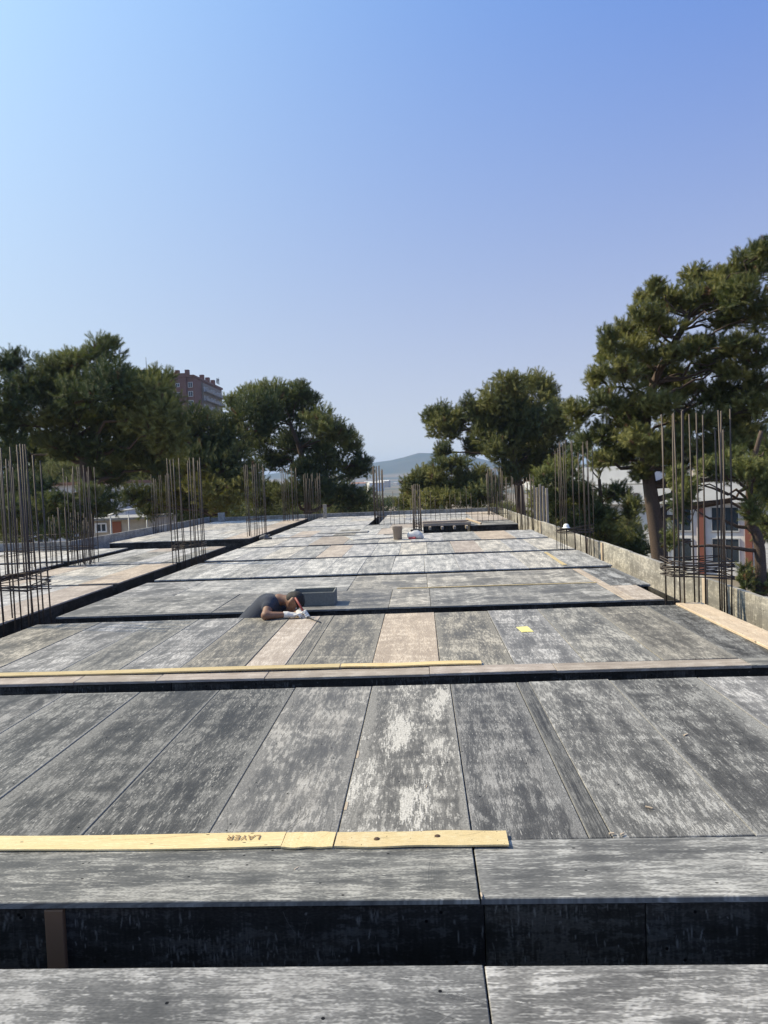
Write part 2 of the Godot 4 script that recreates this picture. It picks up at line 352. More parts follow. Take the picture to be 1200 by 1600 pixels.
func make_materials() -> void:
	var film := Color(0.034, 0.033, 0.031)
	var grey := Color(0.48, 0.468, 0.435)
	var warm := Color(0.46, 0.44, 0.395)
	var tan_ := Color(0.42, 0.30, 0.20)
	board_texture("dash", 11, film, grey, 0.50, 1300, 0.30, 0.60, tan_, 0.0)
	board_texture("dash3", 15, film, grey, 0.42, 1700, 0.25, 0.55, tan_, 0.0)
	board_texture("dash2", 61, film, grey, 0.52, 1000, 0.45, 0.5, tan_, 0.03)
	board_texture("mottle", 23, Color(0.070, 0.069, 0.066), warm, 0.74, 700, 0.5, 0.5, tan_, 0.05)
	board_texture("mottle2", 27, Color(0.070, 0.069, 0.066), warm, 0.66, 900, 0.6, 0.55, tan_, 0.05)
	board_texture("white", 37, film, Color(0.70, 0.69, 0.66), 0.52, 700, 0.9, 0.4, tan_, 0.0)
	board_texture("light", 29, film, Color(0.55, 0.535, 0.50), 0.70, 700, 0.6, 0.5, tan_, 0.03)
	board_texture("light2", 33, Color(0.09, 0.088, 0.083), Color(0.60, 0.58, 0.54), 0.80, 600, 0.6, 0.5, tan_, 0.06)
	board_texture("grain", 41, Color(0.055, 0.055, 0.053), Color(0.42, 0.41, 0.375), 0.70, 2200, 0.55, 0.3, tan_, 0.04)
	board_texture("grain2", 45, Color(0.050, 0.050, 0.049), Color(0.50, 0.49, 0.46), 0.66, 1800, 0.65, 0.4, tan_, 0.03)
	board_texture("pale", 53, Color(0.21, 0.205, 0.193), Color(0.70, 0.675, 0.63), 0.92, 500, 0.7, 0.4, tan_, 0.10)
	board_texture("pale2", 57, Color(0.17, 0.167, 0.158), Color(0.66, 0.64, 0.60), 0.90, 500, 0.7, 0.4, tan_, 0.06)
	board_texture("raw", 67, Color(0.34, 0.275, 0.215), Color(0.62, 0.55, 0.475), 0.85, 400, 0.7, 0.35, Color(0.42, 0.32, 0.23), 0.3)
	board_texture("black", 71, Color(0.017, 0.0155, 0.013), Color(0.20, 0.19, 0.17), 0.30, 900, 0.45, 0.15, Color(0.08, 0.055, 0.035), 0.25, 300, 1200, true)
	board_texture("wall", 83, Color(0.19, 0.18, 0.165), Color(0.60, 0.565, 0.495), 0.95, 500, 0.7, 0.25, Color(0.26, 0.22, 0.17), 0.35, 300, 1200, true)
	board_texture("fresh", 97, Color(0.56, 0.45, 0.335), Color(0.68, 0.58, 0.455), 0.7, 200, 0.3, 0.0, Color(0.55, 0.36, 0.22), 0.25, 150, 900)
	board_texture("yellow", 103, Color(0.70, 0.54, 0.27), Color(0.78, 0.65, 0.40), 0.7, 150, 0.3, 0.0, Color(0.66, 0.42, 0.16), 0.25, 150, 900)
	board_texture("bare", 113, film, Color(0.40, 0.395, 0.38), 0.34, 300, 0.3, 0.3, tan_, 0.0)
	M.steel = noise_mat(lin(0.035, 0.030, 0.028), lin(0.10, 0.072, 0.056), 0.05, 3.0, 0.6)
	M.steel.metallic = 0.35
	M.bark = noise_mat(lin(0.045, 0.033, 0.026), lin(0.16, 0.11, 0.08), 0.04, 1.5, 0.95, 6.0)
	M.concrete = noise_mat(lin(0.20, 0.195, 0.185), lin(0.36, 0.35, 0.33), 0.02, 0.4, 0.9, 2.0)
	M.white_wall = noise_mat(lin(0.60, 0.59, 0.57), lin(0.72, 0.71, 0.69), 0.01, 0.15, 0.85)
	M.cream_wall = noise_mat(lin(0.42, 0.37, 0.30), lin(0.55, 0.50, 0.42), 0.02, 0.3, 0.9)
	M.brick = noise_mat(lin(0.17, 0.055, 0.035), lin(0.27, 0.095, 0.06), 0.06, 0.6, 0.9)
	M.brick_dark = noise_mat(lin(0.14, 0.058, 0.038), lin(0.19, 0.088, 0.060), 0.05, 0.5, 0.9)
	M.tower_side = noise_mat(lin(0.19, 0.16, 0.13), lin(0.27, 0.23, 0.19), 0.03, 0.3)
	M.glass = mat(lin(0.03, 0.04, 0.05), 0.12)
	M.frame = mat(lin(0.45, 0.46, 0.47), 0.5)
	M.paint = mat(lin(0.75, 0.75, 0.73), 0.5)
	M.dark = mat(lin(0.03, 0.03, 0.03), 0.6)
	M.roof_tile = noise_mat(lin(0.26, 0.13, 0.08), lin(0.36, 0.20, 0.13), 0.05, 0.5)

# ---------------------------------------------------------------- formwork
# one board in the deck plane between x0..x1 and z0..z1; runs along z or along x
func deck_board(d: Node3D, x0: float, x1: float, z0: float, z1: float, along_z: bool, kind: String, lift := 0.0, thick := 0.021, called := "board") -> MeshInstance3D:
	var g := R.randf_range(0.002, 0.006)
	var sx := absf(x1 - x0) - g; var sz := absf(z1 - z0) - g
	var at := Vector3((x0 + x1) / 2, lift + R.randf_range(-0.002, 0.002), (z0 + z1) / 2)
	if along_z: return part(d, called, plank_mesh(sz, sx, thick, 0.0035), pick(kind), at, Basis(Vector3.UP, R.randf_range(-0.0015, 0.0015)))
	return part(d, called, plank_mesh(sx, sz, thick, 0.0035), pick(kind), at, Basis(Vector3.UP, PI / 2 + R.randf_range(-0.0012, 0.0012)))

# upright boards along a trench: from p to q, standing under the deck edge, facing n
func side_boards(d: Node3D, p: Vector3, q: Vector3, n: Vector3, top: float, bottom: float, cuts: Array, kind := "black", called := "side_form", thick := 0.02) -> void:
	var run := (q - p)
	var len_ := run.length()
	var dir := run / len_
	var c := [0.0]
	c.append_array(cuts)
	c.append(len_)
	for k in c.size() - 1:
		var l: float = c[k + 1] - c[k] - 0.003
		if l < 0.02: continue
		var mid: Vector3 = p + dir * ((c[k] + c[k + 1]) / 2)
		mid.y = (top + bottom) / 2
		# local y -> n, local z -> dir
		var b := Basis(n.cross(dir), n, dir)
		part(d, called, plank_mesh(l, top - bottom, thick, 0.0015), pick(kind), mid + n * R.randf_range(-0.001, 0.0012), b)

func cuts_for(len_: float, step: float) -> Array:
	var a := []
	var s := step * R.randf_range(0.4, 1.0)
	while s < len_ - 0.3:
		a.append(s)
		s += step
	return a

func deck(label: String, x0: float, x1: float, zn: float, zf: float, front_cuts = null, group := "rows of shuttering panels") -> Node3D:
	var d := thing("formwork_deck", label, "formwork", Vector3.ZERO, 0, group)
	var ins := 0.012
	if front_cuts == null: front_cuts = cuts_for(x1 - x0, 2.4)
	side_boards(d, Vector3(x0 + ins, 0, zn - ins), Vector3(x1 - ins, 0, zn - ins), Vector3(0, 0, 1), -0.024, TREND, front_cuts)
	side_boards(d, Vector3(x0 + ins, 0, zf + ins), Vector3(x1 - ins, 0, zf + ins), Vector3(0, 0, -1), -0.024, TREND, cuts_for(x1 - x0, 2.4))
	side_boards(d, Vector3(x0 + ins, 0, zf + ins * 3), Vector3(x0 + ins, 0, zn - ins * 3), Vector3(-1, 0, 0), -0.024, TREND, cuts_for(zn - zf, 1.8))
	side_boards(d, Vector3(x1 - ins, 0, zf + ins * 3), Vector3(x1 - ins, 0, zn - ins * 3), Vector3(1, 0, 0), -0.024, TREND, cuts_for(zn - zf, 1.8))
	return d

func fill_long(d: Node3D, xs: Array, zn: float, zf: float, kinds: Array) -> void:
	for k in xs.size() - 1:
		deck_board(d, xs[k], xs[k + 1], zn + R.randf_range(-0.006, 0.008), zf + R.randf_range(-0.012, 0.012), true, kinds[k % kinds.size()])

func fill_cross(d: Node3D, xs: Array, z0: float, z1: float, kinds: Array) -> void:
	for k in xs.size() - 1:
		deck_board(d, xs[k], xs[k + 1], z0 + R.randf_range(-0.006, 0.006), z1, false, kinds[k % kinds.size()])

func steps(a: float, b: float, s: float) -> Array:
	var r := [a]
	var x := a
	while x + s * 1.45 < b:
		x += s * R.randf_range(0.96, 1.04)
		r.append(x)
	r.append(b)
	return r

func lath(called: String, label: String, kind: String, p: Vector3, q: Vector3, w: float, t: float, wave := 0.0, group := "") -> Node3D:
	var o := thing(called, label, "timber strip", p, 0, group)
	var st := begin()
	var n := 14
	var run := q - p
	var side := run.cross(Vector3.UP).normalized() * w / 2
	var prev := []
	for i in n + 1:
		var f := float(i) / n
		var c := run * f + side.normalized() * sin(f * 7.0 + p.x) * wave + Vector3(0, (0.5 + 0.5 * sin(f * 9.0 + p.z)) * wave * 0.6, 0)
		var ww := 1.0 + 0.05 * sin(f * 13.0 + p.x * 3.0)
		var ring := [c - side * ww, c + side * ww, c + side * ww + Vector3(0, t, 0), c - side * ww + Vector3(0, t, 0)]
		if i > 0:
			for k in 4:
				var m := (k + 1) % 4
				var nn: Vector3 = (ring[k] + ring[m]) * 0.5 - (c + Vector3(0, t / 2, 0))
				var u0 := 0.1 + 0.8 * (0.0 if k == 3 or k == 0 else 1.0); var u1 := 0.1 + 0.8 * (0.0 if m == 3 or m == 0 else 1.0)
				quad(st, prev[k], prev[m], ring[m], ring[k], nn, Vector2(u0, f - 1.0 / n), Vector2(u1, f - 1.0 / n), Vector2(u1, f), Vector2(u0, f))
		if i == 0 or i == n:
			quad(st, ring[0], ring[1], ring[2], ring[3], -run if i == 0 else run)
		prev = ring
	part(o, "strip", commit(st), pick(kind))
	return o

# a column's starter bars: upright bars with a bundle of ties
func rebar_cage(label: String, at: Vector3, size: Vector2, nx: int, nz: int, height: float, ties: Array, foot := -0.6, rad := 0.009, lean := 0.0, given := []) -> Node3D:
	var o := thing("rebar_cage", label, "rebar", at, 0, "column starter bars")
	var spots := []
	for i in nx:
		var fx := float(i) / (nx - 1) - 0.5
		spots.append(Vector2(fx * size.x, -size.y / 2)); spots.append(Vector2(fx * size.x, size.y / 2))
	for i in range(1, nz - 1):
		var fz := float(i) / (nz - 1) - 0.5
		spots.append(Vector2(-size.x / 2, fz * size.y)); spots.append(Vector2(size.x / 2, fz * size.y))
	if given.size() > 0: spots = given
	for s in spots:
		var jx := R.randf_range(-0.02, 0.02); var jz := R.randf_range(-0.02, 0.02)
		var h := height - (R.randf_range(0.0, 0.06) if R.randf() < 0.7 else R.randf_range(0.1, 0.24))
		var b := Vector3(s.x + jx, foot, s.y + jz)
		var t := Vector3(s.x + jx + R.randf_range(-0.035, 0.035) - lean, h, s.y + jz + R.randf_range(-0.04, 0.04))
		part(o, "bar", tube_mesh([b, b.lerp(t, 0.5) + Vector3(R.randf_range(-0.014, 0.014), 0, R.randf_range(-0.014, 0.014)), t], [rad, rad, rad], 6), M.steel)
	for y in ties:
		var e := 0.018
		var tl := R.randf_range(-0.05, 0.05); var tw := R.randf_range(-0.03, 0.03)
		var c := []
		for q in [[-1, -1], [1, -1], [1, 1], [-1, 1], [-1, -1]]:
			c.append(Vector3(q[0] * (size.x / 2 + e), y + tl * q[0] + tw * q[1], q[1] * (size.y / 2 + e)))
		var st := begin(true)
		for k in 4: add_tube(st, [c[k], c[k + 1]], [0.006, 0.006], 5)
		part(o, "tie", commit(st), M.steel)
	return o

# ---------------------------------------------------------------- trees
var sprig: ArrayMesh
func make_sprig() -> void:
	var st := begin()
	var r := RandomNumberGenerator.new(); r.seed = 3
	for w in 8:
		var y := 0.04 + w * 0.12
		for k in 8:
			var a := TAU * (k + 0.37 * w) / 8.0 + r.randf_range(-0.3, 0.3)
			var out := Vector3(cos(a), 0, sin(a))
			var tip := Vector3(0, y, 0) + out * r.randf_range(0.22, 0.34) + Vector3(0, r.randf_range(0.18, 0.34), 0)
			var sd := out.cross(Vector3.UP) * 0.019
			var b := Vector3(0, y, 0) + out * 0.01
			tri(st, b - sd, b + sd, tip, out.cross(sd))
	sprig = commit(st)

var leaf_mat: StandardMaterial3D
func tree(called: String, label: String, base: Vector3, trunk: Array, girth: float, clumps: Array, per: float, size: float, tone: Array, sd: int, group := "pines around the site", thin := 1.0) -> Node3D:
	var o := thing(called, label, "tree", base, 0, group)
	var r := RandomNumberGenerator.new(); r.seed = sd
	var st := begin(true)
	# trunk through the given points (world), base to tip
	var pts := [Vector3.ZERO]; var rad := [girth * 1.25]
	for k in trunk.size():
		pts.append(trunk[k] - base)
		rad.append(girth * (1.0 - 0.75 * float(k + 1) / trunk.size()))
	var smooth_p := []; var smooth_r := []
	for k in pts.size() - 1:
		for s in 4:
			var f := s / 4.0
			var p0: Vector3 = pts[maxi(k - 1, 0)]; var p3: Vector3 = pts[mini(k + 2, pts.size() - 1)]
			smooth_p.append(pts[k].cubic_interpolate(pts[k + 1], p0, p3, f))
			smooth_r.append(lerpf(rad[k], rad[k + 1], f))
	smooth_p.append(pts[-1]); smooth_r.append(rad[-1])
	add_tube(st, smooth_p, smooth_r, 9)
	part(o, "trunk", commit(st), M.bark)
	var bs := begin(true)
	var xf: Array[Transform3D] = []
	var cols: Array[Color] = []
	for c in clumps:
		var cc := Vector3(c[0], c[1], c[2]) - base
		var er := Vector3(c[3], c[4], c[5])
		# limb from the trunk, leaving it lower than the clump
		var best := 0; var bd := 1e9
		for k in range(3, smooth_p.size()):
			var dd: float = (smooth_p[k] - cc).length() + maxf(0.0, smooth_p[k].y - cc.y + 0.4) * 2.5
			if dd < bd: bd = dd; best = k
		var a: Vector3 = smooth_p[best]
		var mid := a.lerp(cc, 0.5) + Vector3(r.randf_range(-0.3, 0.3), r.randf_range(-0.1, 0.35), r.randf_range(-0.3, 0.3)) * er.x
		var br: float = clampf(smooth_r[best] * 0.45, 0.025, 0.13)
		var lp := []; var lrad := []
		var reach := (cc - a).length()
		for q in 8:
			var f := q / 7.0
			var pq := a.lerp(mid, f * 2.0) if f < 0.5 else mid.lerp(cc, f * 2.0 - 1.0)
			pq = pq.lerp(a.lerp(cc, f), 0.4)
			if q > 0: pq += Vector3(r.randfn(), r.randfn(), r.randfn()) * reach * 0.035
			lp.append(pq); lrad.append(br * lerpf(1.0, 0.25, f))
		add_tube(bs, lp, lrad, 6)
		cc = lp[7]
		var ctone := r.randf()
		var n_sub := 20
		for s in n_sub:
			var dv := Vector3(r.randfn(), r.randfn(), r.randfn()).normalized()
			var sc := cc + dv * er * pow(r.randf(), 0.45) * 0.88
			var sr := er * r.randf_range(0.30, 0.50)
			add_tube(bs, [mid.lerp(cc, r.randf_range(0.5, 1.0)), cc.lerp(sc, 0.5) + Vector3(0, -0.05, 0), sc], [br * 0.3, br * 0.22, br * 0.1], 4)
			var n_sp := int(per * thin * (sr.x * sr.y + sr.y * sr.z + sr.x * sr.z) / (size * size) + 4)
			var stone := clampf(ctone + r.randf_range(-0.35, 0.35), 0.0, 1.0)
			for q in n_sp:
				var d3 := Vector3(r.randfn(), r.randfn() * 0.9 + 0.15, r.randfn()).normalized()
				var pos := sc + d3 * sr * (0.45 + 0.6 * pow(r.randf(), 0.6))
				var up := (d3 * 0.8 + Vector3(0, 0.55, 0) + Vector3(r.randfn(), r.randfn(), r.randfn()) * 0.35).normalized()
				var side := up.cross(Vector3(r.randfn(), r.randfn(), r.randfn())).normalized()
				var sz := size * r.randf_range(0.7, 1.3)
				xf.append(Transform3D(Basis(side, up, side.cross(up)).scaled(Vector3.ONE * sz), pos - up * sz * 0.4))
				var t := clampf(stone + r.randf_range(-0.25, 0.25), 0.0, 1.0)
				var col: Color = (tone[0] as Color).lerp(tone[1], t)
				if r.randf() < 0.012: col = Color(0.13, 0.065, 0.03)
				cols.append(col)
	part(o, "limbs", commit(bs), M.bark)
	var mm := MultiMesh.new()
	mm.transform_format = MultiMesh.TRANSFORM_3D
	mm.use_colors = true
	mm.mesh = sprig
	mm.instance_count = xf.size()
	for i in xf.size():
		mm.set_instance_transform(i, xf[i])
		mm.set_instance_color(i, cols[i])
	var mi := MultiMeshInstance3D.new()
	mi.name = "crown"
	mi.multimesh = mm
	mi.material_override = leaf_mat
	mi.set_meta("kind", "stuff")
	o.add_child(mi)
	return o

# ---------------------------------------------------------------- body surface from tapered bones
func bone_field(p: Vector3, bones: Array, k: float) -> float:
	var d := 1e9
	for b in bones:
		var a: Vector3 = b[0]
		var ab: Vector3 = b[2] - a
		var l2 := ab.length_squared()
		var t := 0.0 if l2 < 1e-9 else clampf((p - a).dot(ab) / l2, 0.0, 1.0)
		var q := p - a - ab * t
		if b.size() > 4: q = q / (b[4] as Vector3)
		var e: float = q.length() - lerpf(b[1], b[3], t)
		if d > 1e8: d = e
		else:
			var h := clampf(0.5 + 0.5 * (d - e) / k, 0.0, 1.0)
			d = lerpf(d, e, h) - k * h * (1.0 - h)
	return d

func body_mesh(bones: Array, cell: float, k := 0.03) -> ArrayMesh:
	var lo := Vector3.ONE * 1e9; var hi := -lo
	for b in bones:
		for e in [[b[0], b[1]], [b[2], b[3]]]:
			var r: float = e[1] * 1.35 + cell * 2
			lo = lo.min(e[0] - Vector3.ONE * r); hi = hi.max(e[0] + Vector3.ONE * r)
	var n := Vector3i(((hi - lo) / cell).ceil()) + Vector3i.ONE
	var f := PackedFloat32Array(); f.resize(n.x * n.y * n.z)
	for z in n.z:
		for y in n.y:
			for x in n.x:
				var p := lo + Vector3(x, y, z) * cell
				var v := bone_field(p, bones, k)
				f[(z * n.y + y) * n.x + x] = v
	var idx := {}
	var verts := []
	var corner := [Vector3i(0, 0, 0), Vector3i(1, 0, 0), Vector3i(0, 1, 0), Vector3i(1, 1, 0), Vector3i(0, 0, 1), Vector3i(1, 0, 1), Vector3i(0, 1, 1), Vector3i(1, 1, 1)]
	var edges := [[0, 1], [2, 3], [4, 5], [6, 7], [0, 2], [1, 3], [4, 6], [5, 7], [0, 4], [1, 5], [2, 6], [3, 7]]
	for z in n.z - 1:
		for y in n.y - 1:
			for x in n.x - 1:
				var v := []
				var neg := 0
				for c in corner:
					var q: float = f[((z + c.z) * n.y + y + c.y) * n.x + x + c.x]
					v.append(q)
					if q < 0.0: neg += 1
				if neg == 0 or neg == 8: continue
				var s := Vector3.ZERO; var m := 0
				for e in edges:
					if (v[e[0]] < 0.0) != (v[e[1]] < 0.0):
						var t: float = v[e[0]] / (v[e[0]] - v[e[1]])
						s += Vector3(corner[e[0]]).lerp(Vector3(corner[e[1]]), t); m += 1
				idx[Vector3i(x, y, z)] = verts.size()
				verts.append(lo + (Vector3(x, y, z) + s / m) * cell)
	var st := begin(true)
	for vv in verts: st.add_vertex(vv)
	for key in idx:
		var c: Vector3i = key
		for ax in 3:
			var a := (ax + 1) % 3; var b := (ax + 2) % 3
			var p1 := c; p1[ax] += 1
			if p1.x >= n.x or p1.y >= n.y or p1.z >= n.z: continue
			var f0: float = f[(c.z * n.y + c.y) * n.x + c.x]; var f1: float = f[(p1.z * n.y + p1.y) * n.x + p1.x]
			if (f0 < 0.0) == (f1 < 0.0): continue
			var ca := c; ca[a] -= 1
			var cb := c; cb[b] -= 1
			var cab := ca; cab[b] -= 1
			if not (idx.has(ca) and idx.has(cb) and idx.has(cab)): continue
			var q := [idx[c], idx[ca], idx[cab], idx[cb]]
			if f0 < 0.0: q = [q[0], q[3], q[2], q[1]]
			for i in [0, 1, 2, 0, 2, 3]: st.add_index(q[i])
	st.generate_normals()
	return st.commit()

func build_camera_and_light() -> void:
	var cam := Camera3D.new()
	cam.name = "camera"
	cam.fov = 69.65
	cam.near = 0.05
	cam.far = 9000.0
	cam.transform = Transform3D(Basis(Vector3(0.998056, -0.039028, -0.048592), Vector3(0.036928, 0.998376, -0.043386), Vector3(0.050207, 0.041507, 0.997876)), Vector3(0, 1.4, 0))
	add_child(cam)
	cam.current = true
	var to_sun := Vector3(-0.70, 0.70, -0.19).normalized()
	var env := Environment.new()
	env.background_mode = Environment.BG_SKY
	env.tonemap_mode = Environment.TONE_MAPPER_LINEAR
	env.tonemap_exposure = 1.25
	env.sdfgi_enabled = true
	env.ssao_enabled = true
	env.ssil_enabled = true
	env.fog_enabled = true
	env.fog_density = 0.00022
	env.fog_light_color = Color(0.66, 0.77, 0.92)
	# clear air: paler towards the horizon, brighter towards the sun
	var w := 512; var h := 256
	var img := Image.create(w, h, false, Image.FORMAT_RGBF)
	for y in h:
		var el := PI * (0.5 - (y + 0.5) / h)
		var s := maxf(sin(el), 0.0)
		for x in w:
			var az := TAU * (x + 0.5) / w
			var dir := Vector3(sin(az) * cos(el), sin(el), -cos(az) * cos(el))
			var cs := clampf(dir.dot(to_sun), -1.0, 1.0)
			var t := pow(s, 0.42)
			var c := Vector3(0.79, 0.775, 0.65).lerp(Vector3(0.018, 0.135, 0.545), clampf(t * 1.18, 0.0, 0.91))
			var glow := pow(maxf(0.0, 0.5 + 0.5 * cs), 6.0)
			c += Vector3(0.56, 0.76, 0.62) * glow + Vector3(0.5, 0.5, 0.5) * exp((cs - 1.0) * 20.0)
			if el < 0.0: c = Vector3(0.36, 0.36, 0.35)
			img.set_pixel(x, y, Color(c.x, c.y, c.z))
	var pm := PanoramaSkyMaterial.new()
	pm.panorama = ImageTexture.create_from_image(img)
	var sky := Sky.new()
	sky.sky_material = pm
	env.sky = sky
	var we := WorldEnvironment.new()
	we.name = "world_environment"
	we.environment = env
	add_child(we)
	var sun := DirectionalLight3D.new()
	sun.name = "sun"
	sun.light_energy = 1.6
	sun.light_color = Color(1.0, 0.94, 0.81)
	sun.light_angular_distance = 0.5
	sun.shadow_enabled = true
	add_child(sun)
	sun.look_at_from_position(Vector3.ZERO, -to_sun, Vector3.UP)

func land(x: float, z: float) -> float:
	var y := -8.0
	y += 88.0 * exp(-pow((x - 60.0) / 210.0, 2.0) - pow((z + 2500.0) / 420.0, 2.0))
	y += 66.0 * exp(-pow((x + 330.0) / 260.0, 2.0) - pow((z + 2700.0) / 420.0, 2.0))
	y += 40.0 * exp(-pow((x - 520.0) / 330.0, 2.0) - pow((z + 2600.0) / 420.0, 2.0))
	y += 110.0 * exp(-pow((x - 760.0) / 360.0, 2.0) - pow((z + 1150.0) / 420.0, 2.0))
	y += 120.0 * exp(-pow((x + 1500.0) / 700.0, 2.0) - pow((z + 2700.0) / 600.0, 2.0))
	return y

func build_land() -> void:
	var fn := FastNoiseLite.new(); fn.seed = 5; fn.frequency = 0.006; fn.fractal_octaves = 5
	var zs := [600.0, 200.0, 60.0, 0.0, -30.0, -60.0, -120.0, -200.0, -300.0]
	for k in 54: zs.append(-360.0 - k * 60.0)
	zs.append(-5000.0); zs.append(-7000.0)
	var xs := [-6000.0, -3500.0]
	for k in 90: xs.append(-2200.0 + k * 50.0)
	xs.append(3500.0); xs.append(6000.0)
	var st := begin(true)
	for z in zs:
		for x in xs:
			var y := land(x, z)
			if y > -7.0: y += fn.get_noise_2d(x, z) * 9.0 * clampf((y + 8.0) / 60.0, 0.0, 1.0)
			var g := clampf(fn.get_noise_2d(x * 1.7 + 400.0, z * 1.7) * 1.3 + 0.5, 0.0, 1.0)
			st.set_color(Color(0.042, 0.062, 0.052).lerp(Color(0.22, 0.17, 0.12), g * (1.0 if y < 30.0 else 0.2)))
			st.add_vertex(Vector3(x, y, z))
	var n := xs.size()
	for j in zs.size() - 1:
		for i in n - 1:
			var a := j * n + i
			for q in [a, a + n, a + 1, a + 1, a + n, a + n + 1]: st.add_index(q)
	st.generate_normals()
	var m := mat(Color.WHITE, 0.95)
	m.vertex_color_use_as_albedo = true
	var o := part(self, "ground", st.commit(), m)
	o.set_meta("kind", "structure")

func window_at(b: Node3D, c: Vector3, w: float, h: float, frame_mat: Material, bs := Basis.IDENTITY) -> void:
	var st := begin()
	var t := 0.09
	for s in [-1.0, 1.0]:
		add_block(st, Vector3(s * (w / 2 - t / 2), 0, 0.03), Vector3(t, h, 0.1))
		add_block(st, Vector3(0, s * (h / 2 - t / 2), 0.03), Vector3(w - 2 * t, t, 0.098))
	add_block(st, Vector3(0, 0, 0.02), Vector3(t * 0.7, h - 2 * t, 0.08))
	var f := part(b, "window", commit(st), frame_mat, c, bs)
	var g := begin()
	add_block(g, Vector3(0, 0, 0.0), Vector3(w - 2 * t, h - 2 * t, 0.03))
	part(f, "pane", commit(g), M.glass)

func box_part(b: Node3D, called: String, lo: Vector3, hi: Vector3, m: Material, bev := 0.0) -> MeshInstance3D:
	return part(b, called, block_mesh(hi - lo, bev), m, (lo + hi) / 2)

func build_far_buildings() -> void:
	# brick apartment tower far behind the left trees
	var b := thing("apartment_tower", "tall brown brick apartment tower with balconies behind the left trees", "building", Vector3(-76, -8, -250))
	box_part(b, "wall", Vector3(-28, 0, -36), Vector3(0, 47.6, 0), M.brick_dark)
	box_part(b, "wall", Vector3(-9, 0, 0), Vector3(-2.5, 49.0, 0.6), M.brick_dark)
	box_part(b, "wall", Vector3(0.0, 0, -34), Vector3(0.5, 46.8, -9), M.tower_side)
	box_part(b, "roof", Vector3(-28.4, 47.6, -36.4), Vector3(0.4, 48.3, 0.8), M.brick_dark)
	box_part(b, "stair_head", Vector3(-24, 48.3, -9), Vector3(-14, 51, -1), M.brick_dark)
	for k in 2: box_part(b, "chimney", Vector3(-6.5 + k * 3.4, 48.3, -2), Vector3(-5.2 + k * 3.4, 50.3, -0.6), M.brick_dark)
	for k in 3: box_part(b, "chimney", Vector3(-1.6, 48.3, -14.0 - k * 7.0), Vector3(-0.2, 50.2, -12.5 - k * 7.0), M.brick_dark)
	part(b, "antenna", tube_mesh([Vector3(-18, 51, -5), Vector3(-18, 56, -5)], [0.12, 0.08], 5), M.dark)
	var tm := TextMesh.new()
	tm.text = "AYİ"; tm.font_size = 64; tm.pixel_size = 0.045; tm.depth = 0.15
	var sf := SystemFont.new(); sf.font_names = PackedStringArray(["Droid Sans"])
	tm.font = sf
	part(b, "roof_letters", tm, M.dark, Vector3(0.4, 50.0, -29.5), Basis(Vector3.UP, PI / 2))
	for fl in 8:
		var y := 46.2 - fl * 3.1
		for seg in [[-8.5, -17.0], [-18.0, -25.5], [-26.5, -33.5]]:
			var s := box_part(b, "balcony", Vector3(0.51, y - 2.75, seg[1]), Vector3(2.0, y - 2.55, seg[0]), M.tower_side)
			part(s, "railing", block_mesh(Vector3(0.08, 0.9, seg[0] - seg[1] - 0.1)), M.concrete, Vector3(0.68, 0.55, 0))
			window_at(b, Vector3(0.52, y - 1.5, (seg[0] + seg[1]) / 2 - 1.4), 2.4, 2.0, M.frame, Basis(Vector3.UP, PI / 2))
			window_at(b, Vector3(0.52, y - 1.5, (seg[0] + seg[1]) / 2 + 1.8), 1.5, 1.6, M.paint, Basis(Vector3.UP, PI / 2))
		window_at(b, Vector3(-5.4, y - 1.2, 0.62), 1.3, 1.3, M.paint)
		window_at(b, Vector3(-1.2, y - 1.2, 0.03), 1.6, 1.8, M.paint)
		window_at(b, Vector3(-14.0, y - 1.2, 0.03), 1.6, 1.5, M.paint)
	# white house behind the left trees
	b = thing("white_house", "plain white rendered house half hidden behind left tree trunks", "building", Vector3(-28, -8, -60))
	box_part(b, "wall", Vector3(-5, 0, -9), Vector3(3.5, 10.1, 0), M.white_wall)
	box_part(b, "roof", Vector3(-5.3, 10.1, -9.3), Vector3(3.8, 10.35, 0.3), M.roof_tile)
	for k in 3:
		window_at(b, Vector3(-3.6 + k * 2.6, 8.3, 0.03), 1.1, 1.4, M.frame)
		window_at(b, Vector3(-3.6 + k * 2.6, 5.2, 0.03), 1.1, 1.4, M.frame)
	# low house with a rust door
	b = thing("low_house", "low cream house with a rust red door beyond the left edge form", "building", Vector3(-18.8, -8, -45))
	box_part(b, "wall", Vector3(-1.8, 0, -5), Vector3(1.9, 7.65, 0), M.cream_wall)
	box_part(b, "roof", Vector3(-2.1, 7.65, -5.2), Vector3(2.0, 7.78, 0.25), M.concrete)
	box_part(b, "door", Vector3(-0.45, 5.9, 0.0), Vector3(0.1, 7.55, 0.05), mat(lin(0.30, 0.10, 0.05), 0.7))
	window_at(b, Vector3(-1.15, 7.2, 0.03), 0.75, 0.6, M.paint)
	b = thing("canopy_frame", "thin white canopy beam on posts beside the low house", "canopy", Vector3(-17.5, -8, -43))
	part(b, "beam", tube_mesh([Vector3(-1.2, 8.0, 0), Vector3(0.0, 8.3, 0), Vector3(1.3, 8.4, 0)], [0.05, 0.05, 0.05], 6), M.paint)
	for x in [-1.0, 0.1, 1.2]: part(b, "post", tube_mesh([Vector3(x, 0, 0), Vector3(x, 8.2 + x * 0.12, 0)], [0.035, 0.035], 6), M.frame)
	# white building with brick piers on the right
	b = thing("white_building", "white building with red brick piers and a lettered fascia behind right pines", "building", Vector3(12, -8, -75), -0.58)
	box_part(b, "wall", Vector3(0, 0, -14), Vector3(32, 6.4, 0), M.white_wall)
	box_part(b, "fascia", Vector3(-0.6, 6.4, -14.5), Vector3(32.5, 8.15, 0.7), M.white_wall)
